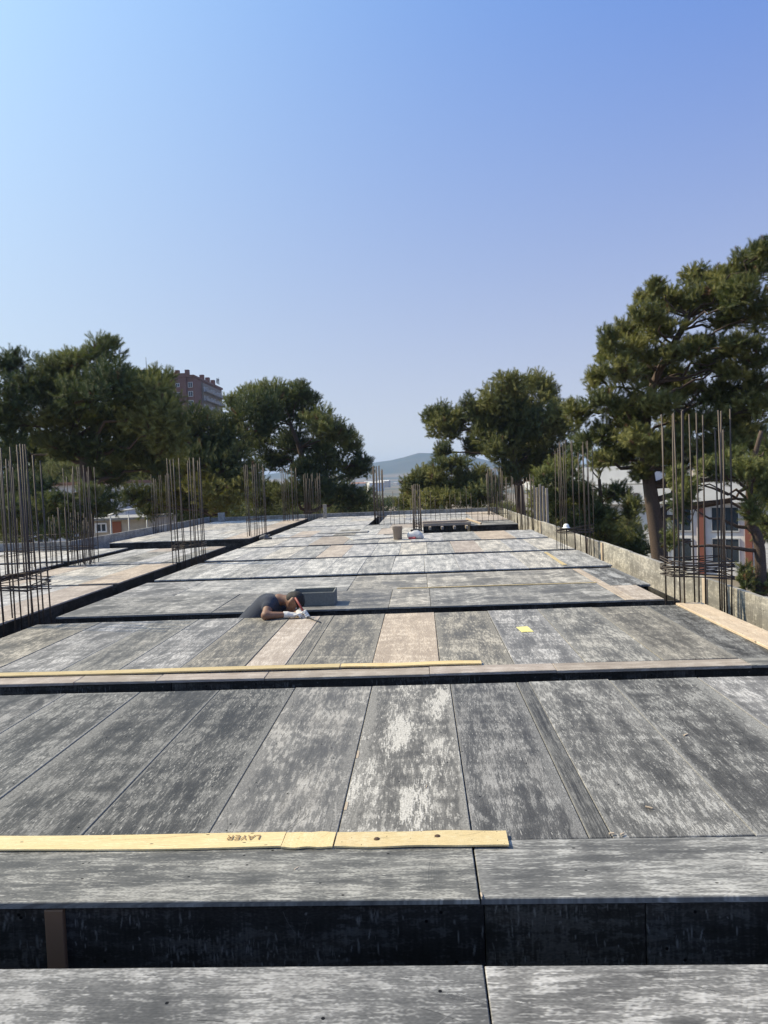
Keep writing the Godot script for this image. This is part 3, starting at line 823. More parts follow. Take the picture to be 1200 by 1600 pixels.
	box_part(b, "roof", Vector3(-0.4, 8.15, -14.3), Vector3(32.3, 8.3, 0.5), M.concrete)
	box_part(b, "upper_storey", Vector3(2.5, 8.3, -12), Vector3(10.4, 10.0, -2), M.white_wall)
	box_part(b, "upper_storey", Vector3(14, 8.3, -12), Vector3(26, 9.4, -3), M.cream_wall)
	var tm2 := TextMesh.new()
	tm2.text = "nerge"; tm2.font_size = 96; tm2.pixel_size = 0.0125; tm2.depth = 0.06
	var sf2 := SystemFont.new(); sf2.font_names = PackedStringArray(["Droid Sans"]); sf2.font_weight = 700
	tm2.font = sf2
	part(b, "fascia_letters", tm2, mat(lin(0.12, 0.10, 0.10), 0.6), Vector3(8.6, 7.2, 0.74))
	for x in [8.8, 15.1, 18.9, 25.0]:
		box_part(b, "brick_pier", Vector3(x, 0, 0.0), Vector3(x + 0.55, 6.38, 0.3), M.brick)
	for r_ in 2:
		for x in [3.2, 6.4, 11.6, 13.6, 17.2, 22.5, 28.0]:
			window_at(b, Vector3(x + 0.1, 4.95 - r_ * 2.75, 0.04), 2.3 if x > 14.0 else 1.7, 2.2, M.frame)
	for k in 14: box_part(b, "siding", Vector3(19.8, 0.3 + k * 0.43, 0.0), Vector3(24.9, 0.3 + k * 0.43 + 0.4, 0.035 + 0.01 * (k % 2)), M.white_wall)
	# van parked far off
	b = thing("white_van", "small white van parked far off beyond the shrub trees", "van", Vector3(4.3, -8, -230), 0.15)
	box_part(b, "body", Vector3(-2.2, 0.4, -1), Vector3(2.2, 1.9, 1), M.paint, 0.15)
	box_part(b, "window", Vector3(0.9, 1.2, 0.96), Vector3(1.9, 1.7, 1.02), M.glass)
	for x in [-1.4, 1.4]:
		var w := CylinderMesh.new(); w.top_radius = 0.38; w.bottom_radius = 0.38; w.height = 2.04; w.radial_segments = 14
		part(b, "wheel", w, M.dark, Vector3(x, 0.38, 0), Basis(Vector3.RIGHT, PI / 2))
	# small houses scattered up the far slopes
	var r := RandomNumberGenerator.new(); r.seed = 77
	var walls := [mat(lin(0.6, 0.57, 0.52)), mat(lin(0.52, 0.44, 0.36)), mat(lin(0.66, 0.65, 0.63)), mat(lin(0.44, 0.36, 0.30))]
	for k in 56:
		var mid := k < 24
		var z := -r.randf_range(620.0, 1600.0) if mid else -r.randf_range(380.0, 1150.0)
		var x := -z * (r.randf_range(-0.085, 0.0) if mid else r.randf_range(0.14, 0.5))
		var w := r.randf_range(9, 16); var hh := r.randf_range(5, 10); var dp := r.randf_range(8, 13)
		var label := "small pale house in the hazy valley below the far hill" if mid else "small pale house on the slope seen between right pines"
		var o := thing("far_house", label, "house", Vector3(x, land(x, z) - 0.6, z), r.randf_range(-0.6, 0.6), "houses in the valley" if mid else "houses on the right slope")
		box_part(o, "wall", Vector3(-w / 2, 0, -dp / 2), Vector3(w / 2, hh, dp / 2), walls[r.randi() % 4])
		var st := begin()
		var rh := r.randf_range(0.6, 2.4)
		for s in [-1.0, 1.0]:
			quad(st, Vector3(-w / 2 - 0.4, hh, s * (dp / 2 + 0.4)), Vector3(w / 2 + 0.4, hh, s * (dp / 2 + 0.4)), Vector3(w / 2 + 0.4, hh + rh, 0), Vector3(-w / 2 - 0.4, hh + rh, 0), Vector3(0, 1, s))
			tri(st, Vector3(s * w / 2, hh, -dp / 2), Vector3(s * w / 2, hh, dp / 2), Vector3(s * w / 2, hh + rh, 0), Vector3(s, 0, 0))
		part(o, "roof", commit(st), M.roof_tile if r.randf() < 0.6 else walls[0])

func build_structure() -> void:
	# the storey below, the beam bottoms and the edge forms
	var b := thing("unfinished_building", "raw concrete storeys under the shuttering deck", "building", Vector3.ZERO)
	box_part(b, "wall", Vector3(3.0, -8, -30.7), Vector3(3.2, -0.66, 1.3), M.concrete)
	box_part(b, "wall", Vector3(-11.5, -8, -18.2), Vector3(-11.3, -0.66, 1.3), M.concrete)
	box_part(b, "wall", Vector3(-8.9, -8, -30.7), Vector3(-8.7, -0.66, -18.2), M.concrete)
	box_part(b, "wall", Vector3(-11.3, -8, -18.2), Vector3(-8.9, -0.66, -18.0), M.concrete)
	box_part(b, "wall", Vector3(-8.7, -8, -30.7), Vector3(3.0, -0.66, -30.5), M.concrete)
	box_part(b, "wall", Vector3(-11.3, -8, 1.1), Vector3(3.0, -0.66, 1.3), M.concrete)
	box_part(b, "floor_slab", Vector3(-11.28, -3.6, -17.98), Vector3(2.98, -3.4, 1.08), M.concrete)
	box_part(b, "floor_slab", Vector3(-8.68, -3.6, -30.48), Vector3(2.98, -3.4, -17.99), M.concrete)
	var fl := Node3D.new()
	fl.name = "floor"
	fl.set_meta("kind", "structure")
	add_child(fl)
	for q in [[-11.3, 3.18, -18.0, 1.2], [-8.7, 3.18, -19.75, -18.003], [-8.7, 0.05, -30.6, -19.753], [1.45, 3.18, -30.6, -19.753], [0.053, 1.447, -30.6, -21.9]]:
		var xs := steps(q[0], q[1], 2.6)
		for k in xs.size() - 1:
			deck_board(fl, xs[k], xs[k + 1], q[3], q[2], true, "black", TREND - 0.012, 0.025)
	# edge forms
	var e := thing("edge_form", "cement stained edge form wall along the right side of deck", "formwork wall")
	var z := 1.2
	while z > -30.7:
		var l := minf(R.randf_range(1.9, 2.5), z + 30.75)
		if l < 0.3: break
		side_boards(e, Vector3(3.225, 0, z), Vector3(3.225, 0, z - l), Vector3(-1, 0, 0), 0.15 + R.randf_range(-0.012, 0.014), -0.66, [], "wall", "form_panel", 0.05)
		z -= l
	for zz in [-6.75, -8.55, -13.3, -14.5, -20.0]:
		part(e, "batten", plank_mesh(0.62, 0.09, 0.03), pick("fresh"), Vector3(3.195, -0.16, zz), Basis(Vector3(0, 0, 1), Vector3(-1, 0, 0), Vector3(0, -1, 0)))
	e = thing("edge_form", "shaded edge form wall along the far left of deck", "formwork wall")
	side_boards(e, Vector3(-8.93, 0, -30.7), Vector3(-8.93, 0, -18.3), Vector3(1, 0, 0), 0.19, -0.66, cuts_for(12.4, 2.3), "wall", "form_panel", 0.05)
	e = thing("edge_form", "short edge form wall turning out to the left behind the left bars", "formwork wall")
	side_boards(e, Vector3(-11.5, 0, -18.32), Vector3(-8.95, 0, -18.32), Vector3(0, 0, 1), 0.19, -0.66, [1.3], "wall", "form_panel", 0.05)
	e = thing("edge_form", "edge form wall along the outer left side of the deck", "formwork wall")
	side_boards(e, Vector3(-11.53, 0, -18.3), Vector3(-11.53, 0, 1.2), Vector3(1, 0, 0), 0.17, -0.66, cuts_for(19.4, 2.4), "wall", "form_panel", 0.05)
	e = thing("edge_form", "dark edge form wall closing the far end of deck", "formwork wall")
	side_boards(e, Vector3(-8.9, 0, -30.72), Vector3(3.2, 0, -30.72), Vector3(0, 0, 1), 0.15, -0.66, cuts_for(12.0, 2.4), "wall", "form_panel", 0.05)

func build_decks() -> void:
	var d: Node3D
	# row under the viewer
	d = deck("nearest shuttering panels along the bottom of the photo", -4.2, 2.86, 1.2, -2.07)
	fill_cross(d, [-4.2, -2.1, 0.132, 2.86], -1.45, -2.07, ["grain2", "grain2", "light"])
	fill_cross(d, [-4.2, -1.0, 1.3, 2.86], -0.2, -1.45, ["grain", "white"])
	fill_cross(d, [-4.2, -2.2, 0.0, 2.86], 1.2, -0.2, ["dash2", "grain"])
	# second: a cross board, then long boards
	d = deck("large grey panel row with three yellow strips at its near edge", -4.2, 2.86, -2.40, -5.0, [2.86, 4.35, 4.88])
	deck_board(d, -4.2, -2.25, -2.395, -2.80, false, "grain", 0.004)
	deck_board(d, -2.25, 0.148, -2.395, -2.80, false, "grain", 0.006)
	deck_board(d, 0.152, 2.86, -2.405, -2.803, false, "grain2", -0.001)
	part(d, "batten", plank_mesh(0.6, 0.065, 0.02), mat(lin(0.19, 0.105, 0.055), 0.85), Vector3(-1.305, -0.32, -2.396), Basis(Vector3(-1, 0, 0), Vector3(0, 0, 1), Vector3(0, 1, 0)))
	var xs := [-4.2, -3.6, -3.06, -2.53, -2.0, -1.44, -0.91, -0.38, 0.155, 0.60, 0.69, 1.225, 1.81, 2.34, 2.86]
	fill_long(d, xs, -2.812, -4.995, ["dash2", "mottle", "dash2", "dash3", "dash", "dash3", "mottle", "white", "dash2", "dash3", "light", "dash", "light2", "dash2"])
	for q in [[-3.72, 0.10], [-3.12, 0.08]]:
		part(d, "chipped_edge", plank_mesh(q[1], 0.013, 0.003, 0.0, 0.001), pick("fresh"), Vector3(-0.370, 0.0035, q[0]))
	# third
	d = deck("panel row with yellow square sheet and tan boards before the worker", -4.2, 2.86, -5.28, -7.72, [1.2, 2.3, 4.5, 6.1])
	fill_cross(d, [-4.2, -2.62, -2.0, -1.19, 0.02, 0.93, 2.30, 2.86], -5.278, -5.475, ["raw", "raw", "raw", "raw", "raw", "raw", "mottle"])
	xs = [-4.2, -3.49, -2.9, -2.42, -1.93, -1.42, -1.1, -0.96, -0.42, 0.10, 0.655, 1.18, 1.745, 2.29, 2.86]
	fill_long(d, xs, -5.48, -7.73, ["mottle", "light2", "mottle2", "light2", "mottle2", "raw", "mottle2", "mottle2", "raw", "mottle", "light2", "mottle", "mottle2", "dash2"])
	# fourth: boards across
	d = deck("panel row carrying the grey box behind the worker", -4.2, 2.80, -8.13, -10.95, [1.9, 4.27, 5.6])
	fill_cross(d, [-4.2, -2.4, -0.4, 0.07, 2.2], -8.125, -9.48, ["light2", "mottle2", "light2", "light2"])
	fill_cross(d, [-4.2, -3.3, -1.0, 0.05, 2.2], -9.485, -10.95, ["light2", "pale2", "light2", "light2"])
	deck_board(d, 2.2, 2.31, -8.13, -10.95, true, "raw")
	deck_board(d, 2.31, 2.62, -8.13, -9.2, true, "raw")
	deck_board(d, 2.31, 2.80, -9.2, -10.95, true, "white")
	var rows := [
		[-11.25, -13.65, "panel row with a short lengthwise yellow strip on the right"],
		[-13.95, -16.5, "plain panel row just beyond the second right hand bars"],
		[-16.8, -19.3, "panel row carrying bucket and white sack"]]
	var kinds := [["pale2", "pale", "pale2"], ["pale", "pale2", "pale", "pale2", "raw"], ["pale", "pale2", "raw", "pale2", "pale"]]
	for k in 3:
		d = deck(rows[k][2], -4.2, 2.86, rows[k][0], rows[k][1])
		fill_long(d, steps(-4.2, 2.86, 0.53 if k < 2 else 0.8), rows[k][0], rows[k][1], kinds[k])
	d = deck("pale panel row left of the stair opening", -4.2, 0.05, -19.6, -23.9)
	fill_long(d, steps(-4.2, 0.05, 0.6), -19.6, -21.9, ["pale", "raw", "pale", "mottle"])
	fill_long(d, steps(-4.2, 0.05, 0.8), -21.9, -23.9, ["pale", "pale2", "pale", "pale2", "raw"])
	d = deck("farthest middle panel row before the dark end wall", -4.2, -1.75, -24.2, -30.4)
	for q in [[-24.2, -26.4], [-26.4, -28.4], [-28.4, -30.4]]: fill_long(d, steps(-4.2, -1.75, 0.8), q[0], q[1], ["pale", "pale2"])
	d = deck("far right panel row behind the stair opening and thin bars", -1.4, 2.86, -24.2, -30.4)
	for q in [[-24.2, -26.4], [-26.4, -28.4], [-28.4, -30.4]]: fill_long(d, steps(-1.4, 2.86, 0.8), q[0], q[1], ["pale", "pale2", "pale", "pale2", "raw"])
	d = deck("low panel block right of the stair opening", 1.45, 2.86, -21.9, -23.9)
	fill_cross(d, [1.45, 2.86], -21.9, -23.9, ["mottle"])
	# left bay
	d = deck("tan panel row at the left behind the nearest left bars", -6.9, -4.68, -3.0, -10.85)
	for q in [[-3.0, -5.5], [-5.5, -8.0], [-8.0, -10.85]]: fill_long(d, steps(-6.9, -4.68, 0.53), q[0], q[1], ["raw", "pale2", "pale", "raw"])
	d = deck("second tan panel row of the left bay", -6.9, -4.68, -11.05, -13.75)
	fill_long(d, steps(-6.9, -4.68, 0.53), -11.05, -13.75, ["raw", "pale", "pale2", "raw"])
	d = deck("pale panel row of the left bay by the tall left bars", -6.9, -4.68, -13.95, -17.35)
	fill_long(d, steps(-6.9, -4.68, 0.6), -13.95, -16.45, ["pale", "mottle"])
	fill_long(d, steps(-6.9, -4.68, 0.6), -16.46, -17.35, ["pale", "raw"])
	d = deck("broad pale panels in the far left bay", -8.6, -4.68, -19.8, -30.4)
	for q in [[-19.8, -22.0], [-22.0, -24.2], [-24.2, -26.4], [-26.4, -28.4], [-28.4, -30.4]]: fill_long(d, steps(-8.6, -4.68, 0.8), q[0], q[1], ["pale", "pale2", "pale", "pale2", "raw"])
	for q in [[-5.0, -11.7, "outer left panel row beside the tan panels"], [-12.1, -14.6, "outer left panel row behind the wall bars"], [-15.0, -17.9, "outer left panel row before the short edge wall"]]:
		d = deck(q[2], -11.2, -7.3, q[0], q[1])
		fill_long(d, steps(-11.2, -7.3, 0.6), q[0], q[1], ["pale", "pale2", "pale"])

func build_rebar() -> void:
	var two_bundles := []
	for q in [[-0.30, -0.15], [-0.275, -0.05], [-0.26, 0.05], [-0.225, 0.13], [-0.20, 0.15], [-0.175, 0.16], [-0.03, 0.15], [0.04, -0.14], [0.15, -0.15], [0.19, 0.14], [0.23, 0.15], [0.27, -0.14], [0.29, 0.02], [0.30, 0.15]]: two_bundles.append(Vector2(q[0], q[1]))
	var ties := [0.28, 0.30, 0.325, 0.34, 0.365, 0.385, 0.40, 0.43, 0.45]
	rebar_cage("tall column bars with a thick bundle of ties at right beside the plank", Vector3(2.87, 0, -7.86), Vector2(0.60, 0.32), 5, 4, 2.03, ties, -0.6, 0.0085, 0.0, two_bundles)
	rebar_cage("second column bars along the right edge wall, with white object on ties", Vector3(2.84, 0, -13.85), Vector2(0.58, 0.34), 5, 4, 2.03, [0.32, 0.34, 0.36, 0.38, 0.40], -0.6, 0.008, 0.0, two_bundles)
	rebar_cage("dense far bars at the right end of the edge wall", Vector3(2.78, 0, -27.6), Vector2(0.5, 0.4), 6, 4, 1.75, [0.2, 0.25], -0.6, 0.012)
	rebar_cage("nearest left column bars cut by the left picture edge", Vector3(-4.52, 0, -7.95), Vector2(0.46, 0.5), 5, 4, 2.0, [0.36, 0.385, 0.41, 0.43, 0.46, 0.49, 0.52], -0.6, 0.0085, 0.03)
	rebar_cage("column bars on the long left beam, second from the viewer", Vector3(-4.43, 0, -13.8), Vector2(0.52, 0.36), 6, 3, 2.0, [0.28, 0.30, 0.32, 0.34, 0.36], -0.6, 0.0085)
	rebar_cage("third column bars on the long left beam", Vector3(-4.63, 0, -20.5), Vector2(0.48, 0.34), 5, 3, 2.05, [0.45, 0.47, 0.49], -0.6, 0.0085)
	rebar_cage("far left beam bars before the dark central tree", Vector3(-5.1, 0, -28.6), Vector2(0.5, 0.3), 4, 3, 2.1, [0.3], -0.6, 0.011)
	rebar_cage("far bars beside the pale wooden stub post", Vector3(-4.3, 0, -29.3), Vector2(0.55, 0.3), 5, 3, 1.85, [0.3], -0.6, 0.011)
	rebar_cage("dark thick bars in front of the hazy hill", Vector3(-1.55, 0, -27.3), Vector2(0.32, 0.34), 4, 4, 2.0, [0.1, 0.2], -0.6, 0.014)
	rebar_cage("short dense bar column beside the stair opening", Vector3(-0.12, 0, -20.3), Vector2(0.2, 0.3), 4, 4, 1.3, [0.04, 0.08, 0.12, 0.16, 0.2, 0.24, 0.28], -0.6, 0.011)
	rebar_cage("tall left bars in front of the left tree trunk", Vector3(-6.75, 0, -14.3), Vector2(0.42, 0.3), 5, 3, 1.95, [0.3, 0.32], -0.6, 0.0085)
	rebar_cage("thin bars far left on the shaded edge wall before the bushes", Vector3(-8.65, 0, -24.2), Vector2(0.5, 0.3), 4, 3, 1.95, [0.6], -0.6, 0.009)
	rebar_cage("bars behind the nearest left bars", Vector3(-6.95, 0, -12.2), Vector2(0.42, 0.3), 4, 3, 2.0, [0.4, 0.45], -0.6, 0.0085)
	# rows of wall starters
	var w := thing("wall_starter_bars", "row of waist high wall bars left of the tall left bars", "rebar", Vector3(-7.05, 0, -13.9), 0, "wall starter bars")
	for k in 14:
		for s in [-1.0, 1.0]:
			var b := Vector3(-0.75 + k * 0.11, -0.6, s * 0.09)
			part(w, "bar", tube_mesh([b, b + Vector3(R.randf_range(-0.03, 0.03), 1.55 + R.randf_range(-0.15, 0.2), R.randf_range(-0.03, 0.03))], [0.008, 0.008], 5), M.steel)
	for y in [0.30, 0.34, 0.38, 0.62]: part(w, "tie", tube_mesh([Vector3(-0.8, y, 0.11), Vector3(0.75, y + 0.02, 0.11)], [0.006, 0.006], 5), M.steel)
	w = thing("wall_starter_bars", "row of thin wall bars round the stair opening", "rebar", Vector3(0, 0, -23.6), 0, "wall starter bars")
	for k in 26:
		var b := Vector3(-1.35 + k * 0.165, -0.6, R.randf_range(-0.1, 0.1))
		part(w, "bar", tube_mesh([b, b + Vector3(R.randf_range(-0.06, 0.06), 1.45 + R.randf_range(-0.3, 0.25), R.randf_range(-0.05, 0.05))], [0.0075, 0.0075], 5), M.steel)
	part(w, "tie", tube_mesh([Vector3(-1.4, 0.28, 0.12), Vector3(2.8, 0.24, 0.12)], [0.007, 0.007], 5), M.steel)
	w = thing("wall_starter_bars", "rusty bars and boards standing along the far right edge wall", "rebar", Vector3(3.05, 0, -22.5), 0, "wall starter bars")
	for k in 20:
		var b := Vector3(R.randf_range(-0.12, 0.12), -0.6, 2.9 - k * 0.36)
		part(w, "bar", tube_mesh([b, b + Vector3(R.randf_range(-0.05, 0.05), 1.75 + R.randf_range(-0.3, 0.35), R.randf_range(-0.05, 0.05))], [0.011, 0.011], 5), M.steel)
	for k in 5:
		part(w, "stake", block_mesh(Vector3(0.06, 1.5 + 0.1 * (k % 3), 0.06), 0.004), pick("raw"), Vector3(0.33, 0.3, 2.6 - k * 0.55))

func lathe(profile: Array, sides := 24) -> ArrayMesh:
	var st := begin(true)
	for i in profile.size() - 1:
		for k in sides:
			var a0 := TAU * k / sides; var a1 := TAU * (k + 1) / sides
			var p: Vector2 = profile[i]; var q: Vector2 = profile[i + 1]
			var am := (a0 + a1) / 2
			var d := q - p
			var n := Vector3(cos(am) * d.y, -d.x, sin(am) * d.y)
			quad(st, Vector3(cos(a0) * p.x, p.y, sin(a0) * p.x), Vector3(cos(a1) * p.x, p.y, sin(a1) * p.x), Vector3(cos(a1) * q.x, q.y, sin(a1) * q.x), Vector3(cos(a0) * q.x, q.y, sin(a0) * q.x), n)
	return commit(st)

func build_small_things() -> void:
	# yellow timber strips
	var a := lath("yellow_strip", "long yellow timber strip with upside down LAYER print at left", "yellow", Vector3(-3.1, 0.009, -2.815), Vector3(-0.585, 0.009, -2.80), 0.115, 0.007, 0.006, "yellow strips on the near seam")
	lath("yellow_strip", "short middle piece of the near yellow strip with grey end", "yellow", Vector3(-0.583, 0.009, -2.80), Vector3(-0.385, 0.009, -2.797), 0.12, 0.007, 0.002, "yellow strips on the near seam")
	var c := lath("yellow_strip", "right end piece of the near yellow strip with dark knots", "yellow", Vector3(-0.378, 0.009, -2.797), Vector3(0.285, 0.009, -2.79), 0.115, 0.007, 0.003, "yellow strips on the near seam")
	for k in [Vector3(0.16, 0.0085, 0.005), Vector3(0.395, 0.0085, -0.01)]:
		part(c, "knot", lathe([Vector2(0.0, 0.002), Vector2(0.011, 0.0015), Vector2(0.013, -0.002)], 10), mat(lin(0.06, 0.03, 0.015), 0.8), k)
	var tm := TextMesh.new()
	tm.text = "LAYER"; tm.font_size = 48; tm.pixel_size = 0.00105; tm.depth = 0.001
	var sf := SystemFont.new(); sf.font_names = PackedStringArray(["Droid Sans"]); tm.font = sf
	part(a, "print", tm, mat(lin(0.28, 0.18, 0.09), 0.9), Vector3(2.355, 0.0115, 0.0), Basis(Vector3.UP, PI) * Basis(Vector3.RIGHT, -PI / 2))
	lath("yellow_strip", "long left yellow strip at the edge of the third row", "yellow", Vector3(-4.1, 0.006, -5.49), Vector3(-0.66, 0.006, -5.52), 0.10, 0.01, 0.012, "yellow strips on the third row")
	lath("yellow_strip", "right yellow strip at the edge of the third row", "yellow", Vector3(-0.65, 0.006, -5.515), Vector3(0.41, 0.006, -5.51), 0.09, 0.01, 0.006, "yellow strips on the third row")
	lath("yellow_strip", "thin yellow strip across the row behind the grey box", "yellow", Vector3(-0.35, 0.004, -9.50), Vector3(2.2, 0.004, -9.46), 0.035, 0.006, 0.003)
	lath("yellow_strip", "yellow strip running lengthwise on the right of the fifth row", "yellow", Vector3(2.18, 0.004, -11.4), Vector3(2.22, 0.004, -13.4), 0.06, 0.006, 0.003)
	var o := thing("plank", "fresh tan plank lying by the right edge wall", "plank", Vector3(2.735, 0.024, -6.65))
	part(o, "board", plank_mesh(2.16, 0.26, 0.02, 0.002), pick("fresh"))
	o = thing("yellow_sheet", "small yellow square sheet lying on the third row", "sheet", Vector3(0.905, 0.006, -6.71), 0.1)
	part(o, "sheet", plank_mesh(0.23, 0.105, 0.004, 0.002, 0.001, 8.0), mat(lin(0.74, 0.66, 0.24), 0.7))
	for q in [[0.69, 0.012, -2.83], [0.73, 0.012, -2.825], [0.155, 0.010, -2.42], [-0.02, 0.010, -3.3], [1.35, 0.010, -3.9], [-1.1, 0.010, -6.3], [1.6, 0.010, -6.9], [-0.5, 0.012, -2.6], [0.9, 0.012, -3.05]]:
		var ch := thing("wood_chip", "small pale wood splinter lying on the panels", "splinter", Vector3(q[0], q[1] - 0.006, q[2]), R.randf() * 3.0, "wood splinters on the panels")
		part(ch, "splinter", block_mesh(Vector3(R.randf_range(0.012, 0.035), 0.006, R.randf_range(0.004, 0.009)), 0.001), pick("fresh"))
	# dark grey box behind the worker
	o = thing("grey_box", "dark grey open plywood box behind the worker", "box", Vector3(-1.28, 0.0, -8.52), 0.03)
	var box_m := noise_mat(lin(0.125, 0.13, 0.122), lin(0.19, 0.195, 0.18), 0.03, 2.0, 0.85)
	part(o, "side", block_mesh(Vector3(0.50, 0.155, 0.02), 0.004), box_m, Vector3(0, 0.078, 0.15))
	part(o, "side", block_mesh(Vector3(0.50, 0.165, 0.02), 0.004), box_m, Vector3(0, 0.083, -0.15))
	for s in [-1.0, 1.0]: part(o, "end", block_mesh(Vector3(0.02, 0.16, 0.278), 0.004), box_m, Vector3(s * 0.24, 0.08, 0))
	part(o, "base", block_mesh(Vector3(0.458, 0.015, 0.278), 0.002), box_m, Vector3(0, 0.009, 0))
	# bucket and sack
	o = thing("bucket", "cement crusted metal bucket standing on the deck", "bucket", Vector3(-0.58, 0.0, -17.6))
	var crust := noise_mat(lin(0.10, 0.075, 0.06), lin(0.52, 0.46, 0.40), 0.06, 4.0, 0.9, 4.0)
	part(o, "body", lathe([Vector2(0.0, 0.004), Vector2(0.10, 0.004), Vector2(0.115, 0.30), Vector2(0.123, 0.305), Vector2(0.122, 0.318), Vector2(0.108, 0.312), Vector2(0.096, 0.05), Vector2(0.0, 0.045)]), crust)
	var hp := []; var hr := []
	for k in 11:
		var t := PI * k / 10.0
		hp.append(Vector3(cos(t) * 0.125, 0.29 - sin(t) * 0.13, 0.0 + sin(t) * 0.07)); hr.append(0.004)
	part(o, "handle", tube_mesh(hp, hr, 5), M.steel)
	o = thing("sack", "white sack with red base band beside the bucket", "sack", Vector3(-0.17, 0.0, -17.55))
	var bones := [[Vector3(-0.10, 0.09, 0), 0.085, Vector3(0.10, 0.085, 0.02), 0.09, Vector3(1, 1, 1)], [Vector3(0.0, 0.14, 0.0), 0.07, Vector3(0.06, 0.15, 0.0), 0.065, Vector3(1, 1, 1)], [Vector3(0.15, 0.045, 0.03), 0.045, Vector3(0.19, 0.04, 0.03), 0.03, Vector3(1, 1, 1)]]
	part(o, "bag", body_mesh(bones, 0.016, 0.04), mat(lin(0.55, 0.55, 0.54), 0.8))
	part(o, "band", body_mesh([[Vector3(-0.13, 0.03, 0.06), 0.03, Vector3(0.0, 0.03, 0.09), 0.032, Vector3(1, 1, 1)]], 0.01, 0.02), mat(lin(0.42, 0.10, 0.10), 0.8))
	part(o, "cover", body_mesh([[Vector3(-0.08, 0.205, 0), 0.025, Vector3(0.10, 0.21, 0.0), 0.028, Vector3(1, 1, 1)]], 0.01, 0.02), M.dark)
	o = thing("crumpled_bag", "small dark crumpled bag at the foot of the third left bars", "bag", Vector3(-4.1, 0.0, -19.1))
	part(o, "bag", body_mesh([[Vector3(-0.12, 0.05, 0), 0.05, Vector3(0.0, 0.08, 0.02), 0.06, Vector3(1, 1, 1)], [Vector3(0.03, 0.07, 0.0), 0.03, Vector3(0.12, 0.12, 0.03), 0.02, Vector3(1, 1, 1)], [Vector3(0.0, 0.04, 0.05), 0.04, Vector3(0.16, 0.03, 0.05), 0.03, Vector3(1, 1, 1)]], 0.014, 0.02), mat(lin(0.08, 0.08, 0.085), 0.7))
	o = thing("hard_hat", "small white rounded hat lying on ties of the second right bars", "hat", Vector3(2.66, 0.415, -13.68))
	o.scale = Vector3.ONE * 0.5
	part(o, "shell", lathe([Vector2(0.15, 0.0), Vector2(0.145, 0.012), Vector2(0.112, 0.016), Vector2(0.108, 0.07), Vector2(0.085, 0.12), Vector2(0.045, 0.145), Vector2(0.0, 0.15)]), M.paint)
	part(o, "ridge", tube_mesh([Vector3(-0.09, 0.115, 0), Vector3(-0.04, 0.147, 0), Vector3(0.04, 0.147, 0), Vector3(0.09, 0.115, 0)], [0.008, 0.01, 0.01, 0.008], 6), M.paint)
	o = thing("loose_panel", "loose panel lying askew on deck left of the bucket", "panel", Vector3(-1.35, 0.026, -18.5), 0.25)
	part(o, "board", plank_mesh(1.3, 1.0, 0.022, 0.012), pick("pale"))
	o = thing("loose_panel", "narrow loose panel on deck before the far middle row", "panel", Vector3(-2.2, 0.026, -20.6), -0.05)
	part(o, "board", plank_mesh(0.5, 1.4, 0.022, 0.008), pick("pale"))
	o = thing("stub_post", "pale stub post standing by the far left beam bars", "post", Vector3(-3.88, 0, -29.6))
	part(o, "post", block_mesh(Vector3(0.14, 0.56, 0.14), 0.01), pick("wall"), Vector3(0, 0.28, 0))
	o = thing("stub_post", "low concrete stub on the far end wall at left", "post", Vector3(-8.3, 0, -30.25))
	part(o, "post", block_mesh(Vector3(0.25, 0.36, 0.2), 0.01), M.concrete, Vector3(0, 0.18, 0))
	# timbers over the stair opening
	o = thing("stair_opening_timbers", "tan timbers framing the dark stair opening", "timber", Vector3(0, 0, -22.0))
	part(o, "beam", block_mesh(Vector3(1.42, 0.09, 0.12), 0.006), pick("raw"), Vector3(0.76, 0.055, 0.0))
	part(o, "beam", block_mesh(Vector3(1.42, 0.05, 0.3), 0.006), pick("raw"), Vector3(0.74, 0.13, -0.25), Basis(Vector3.UP, 0.03))
	for k in 4: part(o, "joist", block_mesh(Vector3(0.07, 0.09, 0.6), 0.005), pick("raw"), Vector3(0.25 + k * 0.36, -0.04, 0.02))
	part(o, "brace", block_mesh(Vector3(0.05, 0.05, 0.8), 0.005), pick("fresh"), Vector3(1.55, 0.12, 0.1), Basis(Vector3.UP, 0.5) * Basis(Vector3.RIGHT, 0.15))

